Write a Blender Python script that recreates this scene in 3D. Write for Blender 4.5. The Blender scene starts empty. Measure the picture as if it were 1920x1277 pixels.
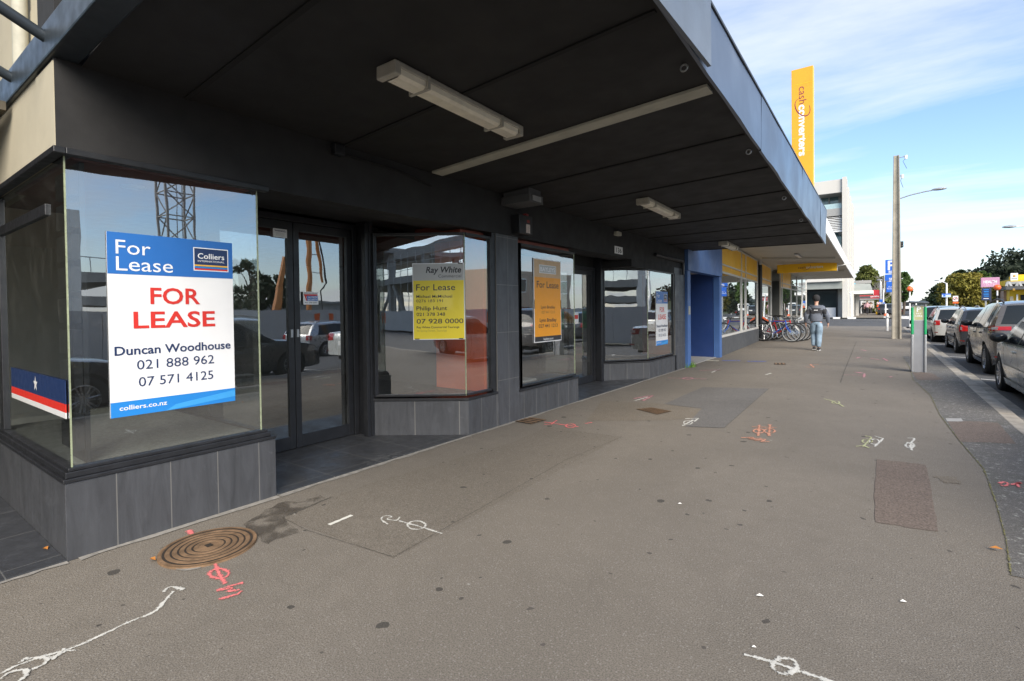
import bpy, bmesh, math, random
import numpy as np
from mathutils import Vector, Matrix
C = bpy.context; D = bpy.data; SC = C.scene
R = math.radians
# ------------------------------------------------------------------ camera, world, sun, exposure
F, YAW, PITCH, ROLL, EYE = 948.0, R(36.05), R(0.9), R(0.7), 1.4
PX, PY = 960.12, 598.32
fw = np.array([-math.sin(YAW)*math.cos(PITCH), math.cos(YAW)*math.cos(PITCH), -math.sin(PITCH)])
rt0 = np.array([math.cos(YAW), math.sin(YAW), 0.0]); up0 = np.cross(rt0, fw)
rt = rt0*math.cos(ROLL)-up0*math.sin(ROLL); up = up0*math.cos(ROLL)+rt0*math.sin(ROLL)
cam = D.objects.new('camera', D.cameras.new('camera')); SC.collection.objects.link(cam)
cam.matrix_world = Matrix(((rt[0], up[0], -fw[0], 0), (rt[1], up[1], -fw[1], 0), (rt[2], up[2], -fw[2], EYE), (0, 0, 0, 1)))
cam.data.sensor_width = 36; cam.data.lens = F/1920*36
cam.data.shift_x = 0.0; cam.data.shift_y = -(638.5-PY)/1920
cam.data.clip_start = .05; cam.data.clip_end = 3000
SC.camera = cam
SUN_EL, SUN_AZ = R(35), math.atan2(.75, -.66)     # azimuth from +Y towards +X
sd = np.array([math.sin(SUN_AZ)*math.cos(SUN_EL), math.cos(SUN_AZ)*math.cos(SUN_EL), math.sin(SUN_EL)])
W = D.worlds.new("World"); SC.world = W; W.use_nodes = True
nt = W.node_tree; nt.nodes.clear()
def wn(t, **k):
    n = nt.nodes.new(t)
    for a, b in k.items(): setattr(n, a, b)
    return n
out = wn('ShaderNodeOutputWorld'); bg = wn('ShaderNodeBackground')
sky = wn('ShaderNodeTexSky', sky_type='NISHITA', sun_disc=False, sun_elevation=SUN_EL, sun_rotation=SUN_AZ)
sky.air_density = 1.0; sky.dust_density = .6; sky.ozone_density = 3.0
tc = wn('ShaderNodeTexCoord'); sep = wn('ShaderNodeSeparateXYZ')
nt.links.new(tc.outputs['Generated'], sep.inputs[0])
def wmath(op, a, b=None):
    n = wn('ShaderNodeMath', operation=op)
    for i, v in enumerate((a, b)):
        if v is None: continue
        if isinstance(v, (int, float)): n.inputs[i].default_value = v
        else: nt.links.new(v, n.inputs[i])
    return n.outputs[0]
den = wmath('ADD', wmath('MAXIMUM', sep.outputs[2], 0.0), .12)
cu = wn('ShaderNodeCombineXYZ')
nt.links.new(wmath('DIVIDE', sep.outputs[0], den), cu.inputs[0]); nt.links.new(wmath('DIVIDE', sep.outputs[1], den), cu.inputs[1])
mp = wn('ShaderNodeMapping'); mp.inputs['Rotation'].default_value = (0, 0, R(20)); mp.inputs['Scale'].default_value = (.30, .85, 1)
mp.inputs['Location'].default_value = (3.1, 2.2, 0)
nt.links.new(cu.outputs[0], mp.inputs[0])
nz = wn('ShaderNodeTexNoise'); nz.inputs['Scale'].default_value = .8; nz.inputs['Detail'].default_value = 9; nz.inputs['Roughness'].default_value = .58
nz.inputs['Distortion'].default_value = .35
nt.links.new(mp.outputs[0], nz.inputs['Vector'])
cr = wn('ShaderNodeValToRGB'); cr.color_ramp.elements[0].position = .48; cr.color_ramp.elements[1].position = .63
nt.links.new(nz.outputs[0], cr.inputs[0])
# cloud bank towards the horizon
hz = wn('ShaderNodeMapRange'); hz.inputs[1].default_value = 0; hz.inputs[2].default_value = .15; hz.inputs[3].default_value = .55; hz.inputs[4].default_value = 0
nt.links.new(sep.outputs[2], hz.inputs[0])
fac = wmath('MINIMUM', wmath('ADD', wmath('MULTIPLY', cr.outputs[0], .85), hz.outputs[0]), .96)
mul = wn('ShaderNodeMix', data_type='RGBA', blend_type='MIX')
nt.links.new(fac, mul.inputs['Factor']); nt.links.new(sky.outputs[0], mul.inputs['A']); mul.inputs['B'].default_value = (4.3, 4.45, 4.6, 1)
nt.links.new(mul.outputs['Result'], bg.inputs[0]); bg.inputs[1].default_value = .115
nt.links.new(bg.outputs[0], out.inputs[0])
sl = D.lights.new('sun', 'SUN'); sl.energy = 2.8; sl.angle = R(42); sl.color = (1, .91, .78)
so = D.objects.new('sun', sl); SC.collection.objects.link(so)
so.rotation_euler = Vector(sd).to_track_quat('Z', 'Y').to_euler(); so.location = (8, -10, 30)
SC.view_settings.view_transform = 'Standard'; SC.view_settings.look = 'None'
SC.view_settings.exposure = 1.2; SC.view_settings.gamma = 1
rng = random.Random(7)

# ------------------------------------------------------------------ helpers
def pray(px, py): return rt*(px-PX)/F + up*(PY-py)/F + fw
def at(px, py, Y):                      # photo pixel at a known street distance -> world point
    v = pray(px, py); t = Y/v[1]; p = v*t; p[2] += EYE; return p
def gp(px, py, z=0.0):                  # photo pixel on a level surface -> world point
    v = pray(px, py); t = (z-EYE)/v[2]; return (v[0]*t, v[1]*t)
class MB:
    def __init__(s): s.v = []; s.f = []; s.m = []
    def quad(s, *p, m=0):
        b = len(s.v); s.v += [tuple(map(float, q)) for q in p]; s.f.append(tuple(range(b, b+len(p)))); s.m.append(m); return s
    def box(s, x0, x1, y0, y1, z0, z1, m=0):
        x0, x1 = min(x0, x1), max(x0, x1); y0, y1 = min(y0, y1), max(y0, y1); z0, z1 = min(z0, z1), max(z0, z1)
        b = len(s.v)
        s.v += [(x0, y0, z0), (x1, y0, z0), (x1, y1, z0), (x0, y1, z0), (x0, y0, z1), (x1, y0, z1), (x1, y1, z1), (x0, y1, z1)]
        for f in ((0, 3, 2, 1), (4, 5, 6, 7), (0, 1, 5, 4), (1, 2, 6, 5), (2, 3, 7, 6), (3, 0, 4, 7)):
            s.f.append(tuple(b+i for i in f)); s.m.append(m)
        return s
    def bar(s, p, q, w, h, m=0):         # rectangular bar from p to q
        p = Vector(p); q = Vector(q); d = (q-p).normalized()
        u = Vector((0, 0, 1)).cross(d); u = Vector((1, 0, 0)) if u.length < 1e-4 else u.normalized()
        w2 = d.cross(u).normalized(); b = len(s.v)
        for c in (p, q):
            for a, e in ((-1, -1), (1, -1), (1, 1), (-1, 1)): s.v.append(tuple(c+u*a*w/2+w2*e*h/2))
        for f in ((0, 1, 2, 3), (7, 6, 5, 4), (0, 4, 5, 1), (1, 5, 6, 2), (2, 6, 7, 3), (3, 7, 4, 0)):
            s.f.append(tuple(b+i for i in f)); s.m.append(m)
        return s
    def tube(s, pts, r, n=8, m=0, cap=True):
        pts = [Vector(p) for p in pts]; rs = r if isinstance(r, (list, tuple)) else [r]*len(pts)
        b = len(s.v); a = None
        for i, p in enumerate(pts):
            d = (pts[min(i+1, len(pts)-1)]-pts[max(i-1, 0)]).normalized()
            if a is None:
                a = d.orthogonal().normalized()
            a = (a-d*a.dot(d)).normalized(); c = d.cross(a)
            for k in range(n):
                t = 2*math.pi*k/n; s.v.append(tuple(p+(a*math.cos(t)+c*math.sin(t))*rs[i]))
        for i in range(len(pts)-1):
            for k in range(n):
                s.f.append((b+i*n+k, b+i*n+(k+1) % n, b+(i+1)*n+(k+1) % n, b+(i+1)*n+k)); s.m.append(m)
        if cap:
            s.f.append(tuple(b+k for k in reversed(range(n)))); s.m.append(m)
            s.f.append(tuple(b+(len(pts)-1)*n+k for k in range(n))); s.m.append(m)
        return s
    def lathe(s, prof, c=(0, 0, 0), axis='z', n=32, m=0, closed=False):   # prof: (radius, height)
        b = len(s.v); k = len(prof)
        for i in range(n):
            t = 2*math.pi*i/n; ca, sa = math.cos(t), math.sin(t)
            for r, h in prof:
                p = {'z': (r*ca, r*sa, h), 'x': (h, r*ca, r*sa), 'y': (r*ca, h, r*sa)}[axis]
                s.v.append((p[0]+c[0], p[1]+c[1], p[2]+c[2]))
        for i in range(n):
            for j in range(k if closed else k-1):
                s.f.append((b+i*k+j, b+((i+1) % n)*k+j, b+((i+1) % n)*k+(j+1) % k, b+i*k+(j+1) % k)); s.m.append(m)
        return s
    def prism(s, poly, z0, z1, m=0):
        b = len(s.v); n = len(poly)
        s.v += [(x, y, z0) for x, y in poly]+[(x, y, z1) for x, y in poly]
        s.f.append(tuple(b+i for i in reversed(range(n)))); s.f.append(tuple(b+n+i for i in range(n))); s.m += [m, m]
        for i in range(n):
            j = (i+1) % n; s.f.append((b+i, b+j, b+n+j, b+n+i)); s.m.append(m)
        return s
    def grid(s, P, m=0, flip=False):      # P[i][j]
        b = len(s.v); n = len(P); k = len(P[0])
        for row in P: s.v += [tuple(map(float, q)) for q in row]
        for i in range(n-1):
            for j in range(k-1):
                q = (b+i*k+j, b+(i+1)*k+j, b+(i+1)*k+j+1, b+i*k+j+1)
                s.f.append(q[::-1] if flip else q); s.m.append(m)
        return s
    def ball(s, c, r, n=12, m=0, sq=(1, 1, 1)):
        k = n//2+1; P = []
        for i in range(n+1):
            t = 2*math.pi*i/n
            P.append([(c[0]+r*sq[0]*math.sin(math.pi*j/(k-1))*math.cos(t), c[1]+r*sq[1]*math.sin(math.pi*j/(k-1))*math.sin(t), c[2]+r*sq[2]*math.cos(math.pi*j/(k-1))) for j in range(k)])
        return s.grid(P, m, True)
    def build(s, name, mats, parent=None, smooth=False, bevel=0, weld=False, recalc=True):
        me = D.meshes.new(name); me.from_pydata(s.v, [], s.f)
        mats = mats if isinstance(mats, (list, tuple)) else [mats]
        for q in mats: me.materials.append(q)
        for i, p in enumerate(me.polygons): p.material_index = s.m[i]; p.use_smooth = bool(smooth)
        if weld or recalc:
            bm = bmesh.new(); bm.from_mesh(me)
            if weld: bmesh.ops.remove_doubles(bm, verts=bm.verts, dist=1e-4)
            if recalc: bmesh.ops.recalc_face_normals(bm, faces=bm.faces)
            if smooth:
                for e in bm.edges:
                    if len(e.link_faces) == 2 and e.calc_face_angle(0) > R(smooth if smooth is not True else 42): e.smooth = False
            bm.to_mesh(me); bm.free()
        o = D.objects.new(name, me); SC.collection.objects.link(o)
        if parent: o.parent = parent
        if bevel:
            md = o.modifiers.new('bevel', 'BEVEL'); md.width = bevel; md.segments = 2; md.limit_method = 'ANGLE'
        return o
def tag(o, label=None, cat=None, group=None, kind=None):
    if label: o['label'] = label
    if cat: o['category'] = cat
    if group: o['group'] = group
    if kind: o['kind'] = kind
    return o
def struct(o): o['kind'] = 'structure'; return o
def thing(name, label, cat, loc=(0, 0, 0), rz=0, group=None):
    o = D.objects.new(name, None); SC.collection.objects.link(o); o.empty_display_size = .2
    o.location = loc; o.rotation_euler = (0, 0, rz); return tag(o, label, cat, group)
def copy_tree(o, parent=None):
    c = o.copy(); SC.collection.objects.link(c)
    if parent: c.parent = parent
    for ch in list(o.children): copy_tree(ch, c)
    return c
FACE_X = Matrix(((0, 0, 1), (1, 0, 0), (0, 1, 0)))       # text plane looking towards +X
FACE_MY = Matrix(((1, 0, 0), (0, 0, -1), (0, 1, 0)))     # looking towards -Y
FACE_UP = Matrix.Identity(3)
def text(s, pos, size, mat, rot, parent, align='LEFT', bold=0, width=None, sx=1, shear=0, name='lettering', loc0=None, space=1):
    cu_ = D.curves.new('t', 'FONT'); cu_.body = s; cu_.size = size; cu_.resolution_u = 3
    cu_.offset = bold*size; cu_.shear = shear; cu_.space_character = space
    ob = D.objects.new('t', cu_); SC.collection.objects.link(ob)
    dg = C.evaluated_depsgraph_get(); dg.update()
    me = D.meshes.new_from_object(ob.evaluated_get(dg)); D.objects.remove(ob)
    if len(me.vertices):
        xs = [v.co.x for v in me.vertices]; x0, x1 = min(xs), max(xs)
        k = sx if width is None else width/max(1e-6, x1-x0)
        sh = {'LEFT': x0, 'CENTER': (x0+x1)/2, 'RIGHT': x1}[align]
        for v in me.vertices:
            v.co = rot @ Vector(((v.co.x-sh)*k, v.co.y, 0)) + Vector(pos)
    me.materials.clear(); me.materials.append(mat); me.name = name
    o = D.objects.new(name, me); SC.collection.objects.link(o)
    if parent: o.parent = parent
    return o

# ------------------------------------------------------------------ materials
def newmat(name):
    m = D.materials.new(name); m.use_nodes = True; t = m.node_tree
    return m, t, t.nodes['Principled BSDF']
def lk(t, a, b): t.links.new(a, b)
def noise(t, scale, detail=4, rough=.55, vec=None, dist=0):
    n = t.nodes.new('ShaderNodeTexNoise'); n.inputs['Scale'].default_value = scale; n.inputs['Detail'].default_value = detail
    n.inputs['Roughness'].default_value = rough; n.inputs['Distortion'].default_value = dist
    if vec is not None: lk(t, vec, n.inputs['Vector'])
    return n.outputs[0]
def maprange(t, v, a, b, c, d):
    n = t.nodes.new('ShaderNodeMapRange'); lk(t, v, n.inputs[0])
    for i, q in enumerate((a, b, c, d)): n.inputs[i+1].default_value = q
    return n.outputs[0]
def mix(t, fac, a, b, mode='MIX'):
    n = t.nodes.new('ShaderNodeMix'); n.data_type = 'RGBA'; n.blend_type = mode
    for s, v in (('Factor', fac), ('A', a), ('B', b)):
        if isinstance(v, (int, float)): n.inputs[s].default_value = v
        elif isinstance(v, tuple): n.inputs[s].default_value = (*v, 1) if len(v) == 3 else v
        else: lk(t, v, n.inputs[s])
    return n.outputs['Result']
def mth(t, op, a, b=None):
    n = t.nodes.new('ShaderNodeMath'); n.operation = op
    for i, v in enumerate((a, b)):
        if v is None: continue
        if isinstance(v, (int, float)): n.inputs[i].default_value = v
        else: lk(t, v, n.inputs[i])
    return n.outputs[0]
def scl(c, k): return tuple(min(1, x*k) for x in c)
def ocoord(t): return t.nodes.new('ShaderNodeTexCoord').outputs['Object']
def bump(t, b, h, s=.3, d=.01):
    n = t.nodes.new('ShaderNodeBump'); n.inputs['Strength'].default_value = s; n.inputs['Distance'].default_value = d
    lk(t, h, n.inputs['Height']); lk(t, n.outputs[0], b.inputs['Normal'])
MC = {}
def mat(name, col, rough=.6, metal=0, var=.12, vs=6, bmp=0, bs=60, coat=0, spec=None, emit=0, dirt=0):
    if name in MC: return MC[name]
    m, t, b = newmat(name); b.inputs['Roughness'].default_value = rough; b.inputs['Metallic'].default_value = metal
    if spec is not None: b.inputs['Specular IOR Level'].default_value = spec
    if coat: b.inputs['Coat Weight'].default_value = coat; b.inputs['Coat Roughness'].default_value = .04
    v = ocoord(t)
    if var:
        n = noise(t, vs, 6, .6, v); c = mix(t, maprange(t, n, .3, .7, 0, 1), scl(col, 1-var), scl(col, 1+var))
        if dirt:
            n2 = noise(t, 2.3, 8, .7, v, 1.0); c = mix(t, maprange(t, n2, .52, .75, 0, dirt), c, scl(col, .35))
        lk(t, c, b.inputs['Base Color'])
        lk(t, maprange(t, noise(t, vs*3, 3, .5, v), .3, .7, max(0, rough-.08), min(1, rough+.08)), b.inputs['Roughness'])
    else: b.inputs['Base Color'].default_value = (*col, 1)
    if bmp: bump(t, b, noise(t, bs, 3, .6, v), bmp, .005)
    if emit: b.inputs['Emission Color'].default_value = (*col, 1); b.inputs['Emission Strength'].default_value = emit
    MC[name] = m; return m
def asphalt(name, col, chips=.5, spots=True, chipcol=(.34, .32, .29), worn=.21, lich=0, coarse=1.0):
    m, t, b = newmat(name); v = ocoord(t); b.inputs['Roughness'].default_value = .88; b.inputs['Specular IOR Level'].default_value = .25
    c = mix(t, maprange(t, noise(t, .45, 7, .62, v, .6), .3, .72, 0, 1), scl(col, 1-worn), scl(col, 1+worn*.8))
    c = mix(t, maprange(t, noise(t, 7, 5, .6, v), .35, .7, 0, .5), c, scl(col, .82))
    c = mix(t, maprange(t, noise(t, 1.7, 8, .72, v, 1.4), .56, .74, 0, .55), c, scl(col, .66))
    c = mix(t, maprange(t, noise(t, 1.1, 6, .66, v, .8), .60, .78, 0, .4), c, scl(col, 1.3))
    f = noise(t, 150/coarse, 2, .5, v)
    c = mix(t, maprange(t, f, .42, .62, 0, .75), c, scl(col, .48))
    vo = t.nodes.new('ShaderNodeTexVoronoi'); vo.inputs['Scale'].default_value = 85/coarse; lk(t, v, vo.inputs['Vector'])
    sp = t.nodes.new('ShaderNodeSeparateColor'); lk(t, vo.outputs['Color'], sp.inputs[0])
    ch = mth(t, 'MULTIPLY', mth(t, 'LESS_THAN', vo.outputs['Distance'], .36), mth(t, 'GREATER_THAN', sp.outputs[0], 1-chips*.5))
    c = mix(t, mth(t, 'MULTIPLY', ch, .36), c, chipcol)
    if spots:
        for sc_, thr, prob, colr, wob in ((1.9, .060, .6, (.048, .045, .041), 9), (3.1, .062, .75, (.06, .055, .05), 11), (1.3, .022, .7, (.34, .33, .30), 14), (5.5, .06, .8, (.075, .068, .06), 12)):
            w = t.nodes.new('ShaderNodeTexVoronoi'); w.voronoi_dimensions = '2D'; w.inputs['Scale'].default_value = sc_
            va = t.nodes.new('ShaderNodeVectorMath'); va.operation = 'ADD'; lk(t, v, va.inputs[0])
            n3 = t.nodes.new('ShaderNodeTexNoise'); n3.inputs['Scale'].default_value = wob; lk(t, v, n3.inputs['Vector'])
            vm = t.nodes.new('ShaderNodeVectorMath'); vm.operation = 'SCALE'; vm.inputs['Scale'].default_value = .07; lk(t, n3.outputs['Color'], vm.inputs[0])
            lk(t, vm.outputs[0], va.inputs[1]); lk(t, va.outputs[0], w.inputs['Vector'])
            s2 = t.nodes.new('ShaderNodeSeparateColor'); lk(t, w.outputs['Color'], s2.inputs[0])
            r_ = mth(t, 'MULTIPLY', s2.outputs[1], thr)
            k = mth(t, 'MULTIPLY', mth(t, 'LESS_THAN', w.outputs['Distance'], r_), mth(t, 'GREATER_THAN', s2.outputs[0], prob))
            c = mix(t, mth(t, 'MULTIPLY', k, .8), c, colr)
    if lich:
        n4 = noise(t, 16, 9, .8, v, .3); c = mix(t, maprange(t, n4, .56, .61, 0, lich), c, (.34, .34, .31))
        n5 = noise(t, 1.6, 5, .6, v); c = mix(t, maprange(t, n5, .5, .7, 0, .5), c, (.07, .075, .05))
    lk(t, c, b.inputs['Base Color']); bump(t, b, mth(t, 'ADD', f, mth(t, 'MULTIPLY', ch, .4)), .55, .006)
    return m
def tile(name, col, py=.29, y0=.81, pz=None, z0=0, px=None, x0=0, grout=(.17, .165, .155), gw=.006):
    m, t, b = newmat(name); v = ocoord(t); s = t.nodes.new('ShaderNodeSeparateXYZ'); lk(t, v, s.inputs[0])
    mp_ = t.nodes.new('ShaderNodeMapping'); mp_.inputs['Scale'].default_value = (6, 6, .9); lk(t, v, mp_.inputs[0])
    c = mix(t, maprange(t, noise(t, 2.2, 7, .65, mp_.outputs[0], .8), .3, .72, 0, 1), scl(col, .74), scl(col, 1.3))
    c = mix(t, maprange(t, noise(t, 3.1, 6, .7, v, 1.2), .6, .72, 0, .35), c, scl(col, 2.2))
    g = None
    for o_, p_, off in ((s.outputs[1], py, y0), (s.outputs[2], pz, z0), (s.outputs[0], px, x0)):
        if not p_: continue
        fr = mth(t, 'FRACT', mth(t, 'DIVIDE', mth(t, 'SUBTRACT', o_, off-gw/2-20*p_), p_))
        k = mth(t, 'LESS_THAN', fr, gw/p_); g = k if g is None else mth(t, 'MAXIMUM', g, k)
        idx = mth(t, 'FLOOR', mth(t, 'DIVIDE', mth(t, 'SUBTRACT', o_, off-20*p_), p_))
        wn_ = t.nodes.new('ShaderNodeTexWhiteNoise'); wn_.noise_dimensions = '1D'; lk(t, idx, wn_.inputs['W'])
        c = mix(t, maprange(t, wn_.outputs[0], 0, 1, 0, .28), c, scl(col, .72))
    if g is not None: c = mix(t, mth(t, 'MULTIPLY', g, .8), c, grout)
    lk(t, c, b.inputs['Base Color'])
    lk(t, maprange(t, noise(t, 5, 5, .6, v), .3, .7, .34, .6), b.inputs['Roughness'])
    bump(t, b, noise(t, 14, 6, .6, v), .18, .01)
    return m
def glassmat(name, lo=.2, hi=.92, tint=(.86, .9, .88), gcol=(.93, .97, 1.0), wav=.02, dirt=.05):
    m = D.materials.new(name); m.use_nodes = True; t = m.node_tree; t.nodes.clear()
    o = t.nodes.new('ShaderNodeOutputMaterial'); g = t.nodes.new('ShaderNodeBsdfGlossy'); g.inputs['Roughness'].default_value = 0.0; g.inputs['Color'].default_value = (*gcol, 1)
    tr = t.nodes.new('ShaderNodeBsdfTransparent'); tr.inputs[0].default_value = (*tint, 1)
    lw = t.nodes.new('ShaderNodeLayerWeight'); lw.inputs[0].default_value = .5
    fc = maprange(t, mth(t, 'POWER', lw.outputs['Facing'], 3.2), 0, 1, lo, hi)
    ms = t.nodes.new('ShaderNodeMixShader'); lk(t, fc, ms.inputs[0]); lk(t, tr.outputs[0], ms.inputs[1]); lk(t, g.outputs[0], ms.inputs[2])
    v = ocoord(t)
    bn = t.nodes.new('ShaderNodeBump'); bn.inputs['Strength'].default_value = wav; bn.inputs['Distance'].default_value = .02
    lk(t, noise(t, 1.7, 2, .5, v), bn.inputs['Height']); lk(t, bn.outputs[0], g.inputs['Normal'])
    df = t.nodes.new('ShaderNodeBsdfDiffuse'); df.inputs[0].default_value = (.45, .45, .42, 1)
    ms2 = t.nodes.new('ShaderNodeMixShader')
    lk(t, maprange(t, noise(t, 3.5, 8, .75, v, 1.5), .5, .8, dirt*.35, dirt*2), ms2.inputs[0]); lk(t, ms.outputs[0], ms2.inputs[1]); lk(t, df.outputs[0], ms2.inputs[2])
    lk(t, ms2.outputs[0], o.inputs[0]); MC[name] = m; return m
def leafmat(name, a, b_):
    m, t, b = newmat(name); v = ocoord(t); b.inputs['Roughness'].default_value = .65; b.inputs['Specular IOR Level'].default_value = .25
    c = mix(t, maprange(t, noise(t, .55, 4, .6, v), .35, .65, 0, 1), a, b_)
    c = mix(t, maprange(t, noise(t, 5, 3, .6, v), .35, .65, 0, .6), c, scl(a, .55)); lk(t, c, b.inputs['Base Color']); MC[name] = m; return m
M_path = asphalt('footpath_asphalt', (.222, .198, .166))
M_patch_dark = asphalt('dark_patch_asphalt', (.175, .167, .157), chips=.25, spots=False)
M_patch_red = asphalt('reddish_patch_asphalt', (.185, .148, .124), chips=.9, spots=False, chipcol=(.26, .21, .18), coarse=1.7)
M_patch_tan = asphalt('tan_patch_asphalt', (.215, .186, .148), chips=.4, spots=False)
M_strip = asphalt('mossy_strip_asphalt', (.16, .152, .142), chips=.5, spots=False, lich=.95)
M_road = asphalt('road_asphalt', (.105, .106, .108), spots=False, coarse=1.3)
M_kerb = mat('kerb_stone', (.31, .28, .235), .85, var=.3, vs=4, bmp=.4, bs=70, dirt=.3)
M_kerb2 = mat('channel_stone', (.25, .23, .195), .85, var=.35, vs=3, bmp=.4, bs=70, dirt=.45)
M_tile = tile('slate_wall_tile', (.060, .063, .070), y0=1.05)
M_piertile = tile('slate_pier_tile', (.062, .065, .073), py=.235, y0=4.84, pz=.585, z0=-.03)
M_floortile = tile('slate_floor_tile', (.045, .048, .054), py=.5, y0=.06, px=.58, x0=.2, grout=(.14, .14, .135))
M_black = mat('black_paint_frame', (.016, .017, .020), .42, var=.25, vs=8)
M_darkwall = mat('charcoal_render', (.0165, .0165, .0175), .8, var=.18, vs=2.2, bmp=.15, bs=120, dirt=.25)
M_soffit = mat('black_soffit_board', (.0125, .0125, .013), .75, var=.3, vs=1.3, dirt=.3)
M_fascia = mat('blue_grey_fascia', (.085, .112, .165), .36, var=.02, vs=.6, spec=.55)  # blue of the reflected sky is mixed into the base colour
M_fascia_d = mat('slate_grey_panel', (.14, .165, .20), .4, var=.08, vs=1.5)
M_beam = mat('blue_grey_steel', (.028, .037, .046), .38, var=.12, vs=3)
M_cream = mat('cream_render', (.44, .40, .30), .85, var=.08, vs=1.5, bmp=.12, bs=160, dirt=.12)
M_strip_w = mat('bare_board', (.42, .41, .34), .7, var=.14, vs=5, dirt=.3)
M_lampbody = mat('lamp_housing_grey', (.42, .40, .34), .6, var=.15, vs=9, dirt=.4)
M_diff = mat('lamp_diffuser', (.85, .80, .66), .35, var=.12, vs=9, dirt=.25)
M_white = mat('white_paint', (.78, .78, .76), .5, var=.05, vs=4)
M_whiter = mat('white_vinyl', (.80, .80, .80), .38, var=.02, coat=.5)
M_intfloor = mat('interior_floor', (.09, .092, .09), .6, var=.2, vs=5)
M_display = mat('display_carpet', (.20, .205, .19), .95, var=.3, vs=50, bmp=.4, bs=220)
M_red_int = mat('dark_red_ceiling', (.22, .055, .035), .6, var=.1, vs=3)
M_orange_int = mat('orange_red_wall', (.85, .14, .04), .6, var=.08, vs=3)
M_intwall = mat('interior_grey_wall', (.17, .17, .165), .85, var=.1, vs=2)
M_blue_sign = mat('sign_blue', (.02, .14, .46), .35, var=.06, vs=2)
M_blue_lt = mat('sign_light_blue', (.02, .22, .62), .35, var=.05, vs=2)
M_navy = mat('sign_navy', (.012, .03, .10), .4, var=.03)
M_red_sign = mat('sign_red', (.62, .03, .02), .4, var=.03)
M_yellow_sign = mat('sign_yellow', (.78, .62, .02), .4, var=.03, coat=.6)
M_grey_sign = mat('sign_grey', (.45, .45, .43), .4, var=.03)
M_charcoal = mat('sign_charcoal', (.03, .03, .032), .4, var=.03)
M_orange_sign = mat('sign_orange', (.80, .32, .015), .4, var=.03)
M_gold = mat('sign_gold', (.75, .42, .05), .4, var=.03)
M_cc = mat('amber_yellow_panel', (.95, .53, .012), .4, var=.05, vs=1.0)
M_cc2 = mat('amber_yellow_panel_deep', (.86, .46, .008), .35, var=.06, vs=1.0)
M_plum = mat('plum_lettering', (.20, .02, .06), .45, var=.03)
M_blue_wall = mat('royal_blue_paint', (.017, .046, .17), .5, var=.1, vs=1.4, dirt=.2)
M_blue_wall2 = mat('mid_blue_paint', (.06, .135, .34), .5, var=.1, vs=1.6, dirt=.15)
M_mull = mat('pale_mullion', (.58, .56, .52), .45, var=.05)
M_darkgrey = mat('dark_grey_plinth', (.075, .078, .082), .75, var=.15, vs=3, dirt=.3)
M_offwhite = mat('offwhite_soffit', (.48, .46, .41), .7, var=.06, vs=1.2, dirt=.12)
M_conc = mat('weathered_concrete', (.30, .275, .225), .9, var=.2, vs=3, bmp=.4, bs=60, dirt=.5)
M_conc2 = mat('plain_concrete', (.33, .325, .31), .85, var=.12, vs=1.5, dirt=.2)
M_steel = mat('galvanised_steel', (.40, .41, .42), .4, .5, var=.1)
M_meter = mat('meter_grey', (.33, .335, .35), .38, .35, var=.08, vs=4)
M_green = mat('meter_green', (.015, .33, .12), .4, var=.05)
M_olive = mat('meter_plate_olive', (.42, .41, .22), .45, var=.08)
M_cap = mat('meter_cap_dark', (.045, .05, .052), .45, var=.1)
M_rust = mat('rusty_iron', (.20, .125, .070), .75, .1, var=.4, vs=14, bmp=.4, bs=90, dirt=.5)
M_rustd = mat('dark_groove', (.028, .020, .014), .9, var=.3, vs=16)
M_rubber = mat('tyre_rubber', (.022, .022, .023), .8, var=.15, vs=8)
M_rim = mat('alloy_rim', (.42, .42, .43), .3, .75, var=.06)
M_void = mat('dark_void', (.008, .008, .008), .9, var=0)
M_tail = mat('tail_lamp_red', (.34, .010, .010), .12, var=.12, vs=12, coat=.6)
M_tailw = mat('tail_lamp_clear', (.62, .55, .52), .15, var=.12, vs=14, coat=.5)
M_chrome = mat('chrome_trim', (.65, .66, .68), .12, .95, var=.03)
M_plastic = mat('black_plastic', (.022, .023, .025), .5, var=.1)
G_shop = glassmat('shop_glass', lo=.32, hi=.95, dirt=.04, wav=.05)
G_shop2 = glassmat('far_shop_glass', lo=.34, hi=.95, tint=(.8, .84, .82))
G_edge = mat('green_glass_edge', (.30, .34, .22), .3, var=.2, vs=30)
m, t_, b_ = newmat('car_glass'); b_.inputs['Base Color'].default_value = (.018, .022, .025, 1); b_.inputs['Roughness'].default_value = .04; b_.inputs['Specular IOR Level'].default_value = .32; M_carglass = m
def paint(name, col, metal=.55, rough=.33): return mat(name, col, rough, metal, var=.04, vs=2, coat=.9)

# ------------------------------------------------------------------ the setting: ground, road, footpath, kerb
def rise(y): return 0.0 if y < 44 else min(.34, (y-44)/14*.34)
def fall(x): return -.04*(x-1.64) if x > 1.64 else 0.0
def sheet(name, m, x0, x1, ys, z, xs=None):
    s = MB(); s.grid([[(x, y, z+rise(y)+fall(x)) for x in (xs or (x0, x1))] for y in ys]); o = s.build(name, m); return struct(o)
ys_far = [-90, 0, 44, 47, 50, 54, 58, 90, 420]
M_ground = mat('far_ground', (.09, .095, .07), .95, var=.3, vs=.05)
struct(MB().quad((-1500, -1500, -.75), (1500, -1500, -.75), (1500, 1500, -.75), (-1500, 1500, -.75)).build('ground', M_ground))
sheet('road', M_road, 1.64, 14.2, ys_far, -.10)
footpath = sheet('footpath', M_path, -4.62, 1.235, [-30, 0, 10, 20, 30, 44.4], 0.0)
struct(MB().box(1.0, 1.235, -30, 44.4, -.30, -.006).build('footpath_base', M_path))
ks = MB(); kc = MB(); y = -30.0
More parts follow.
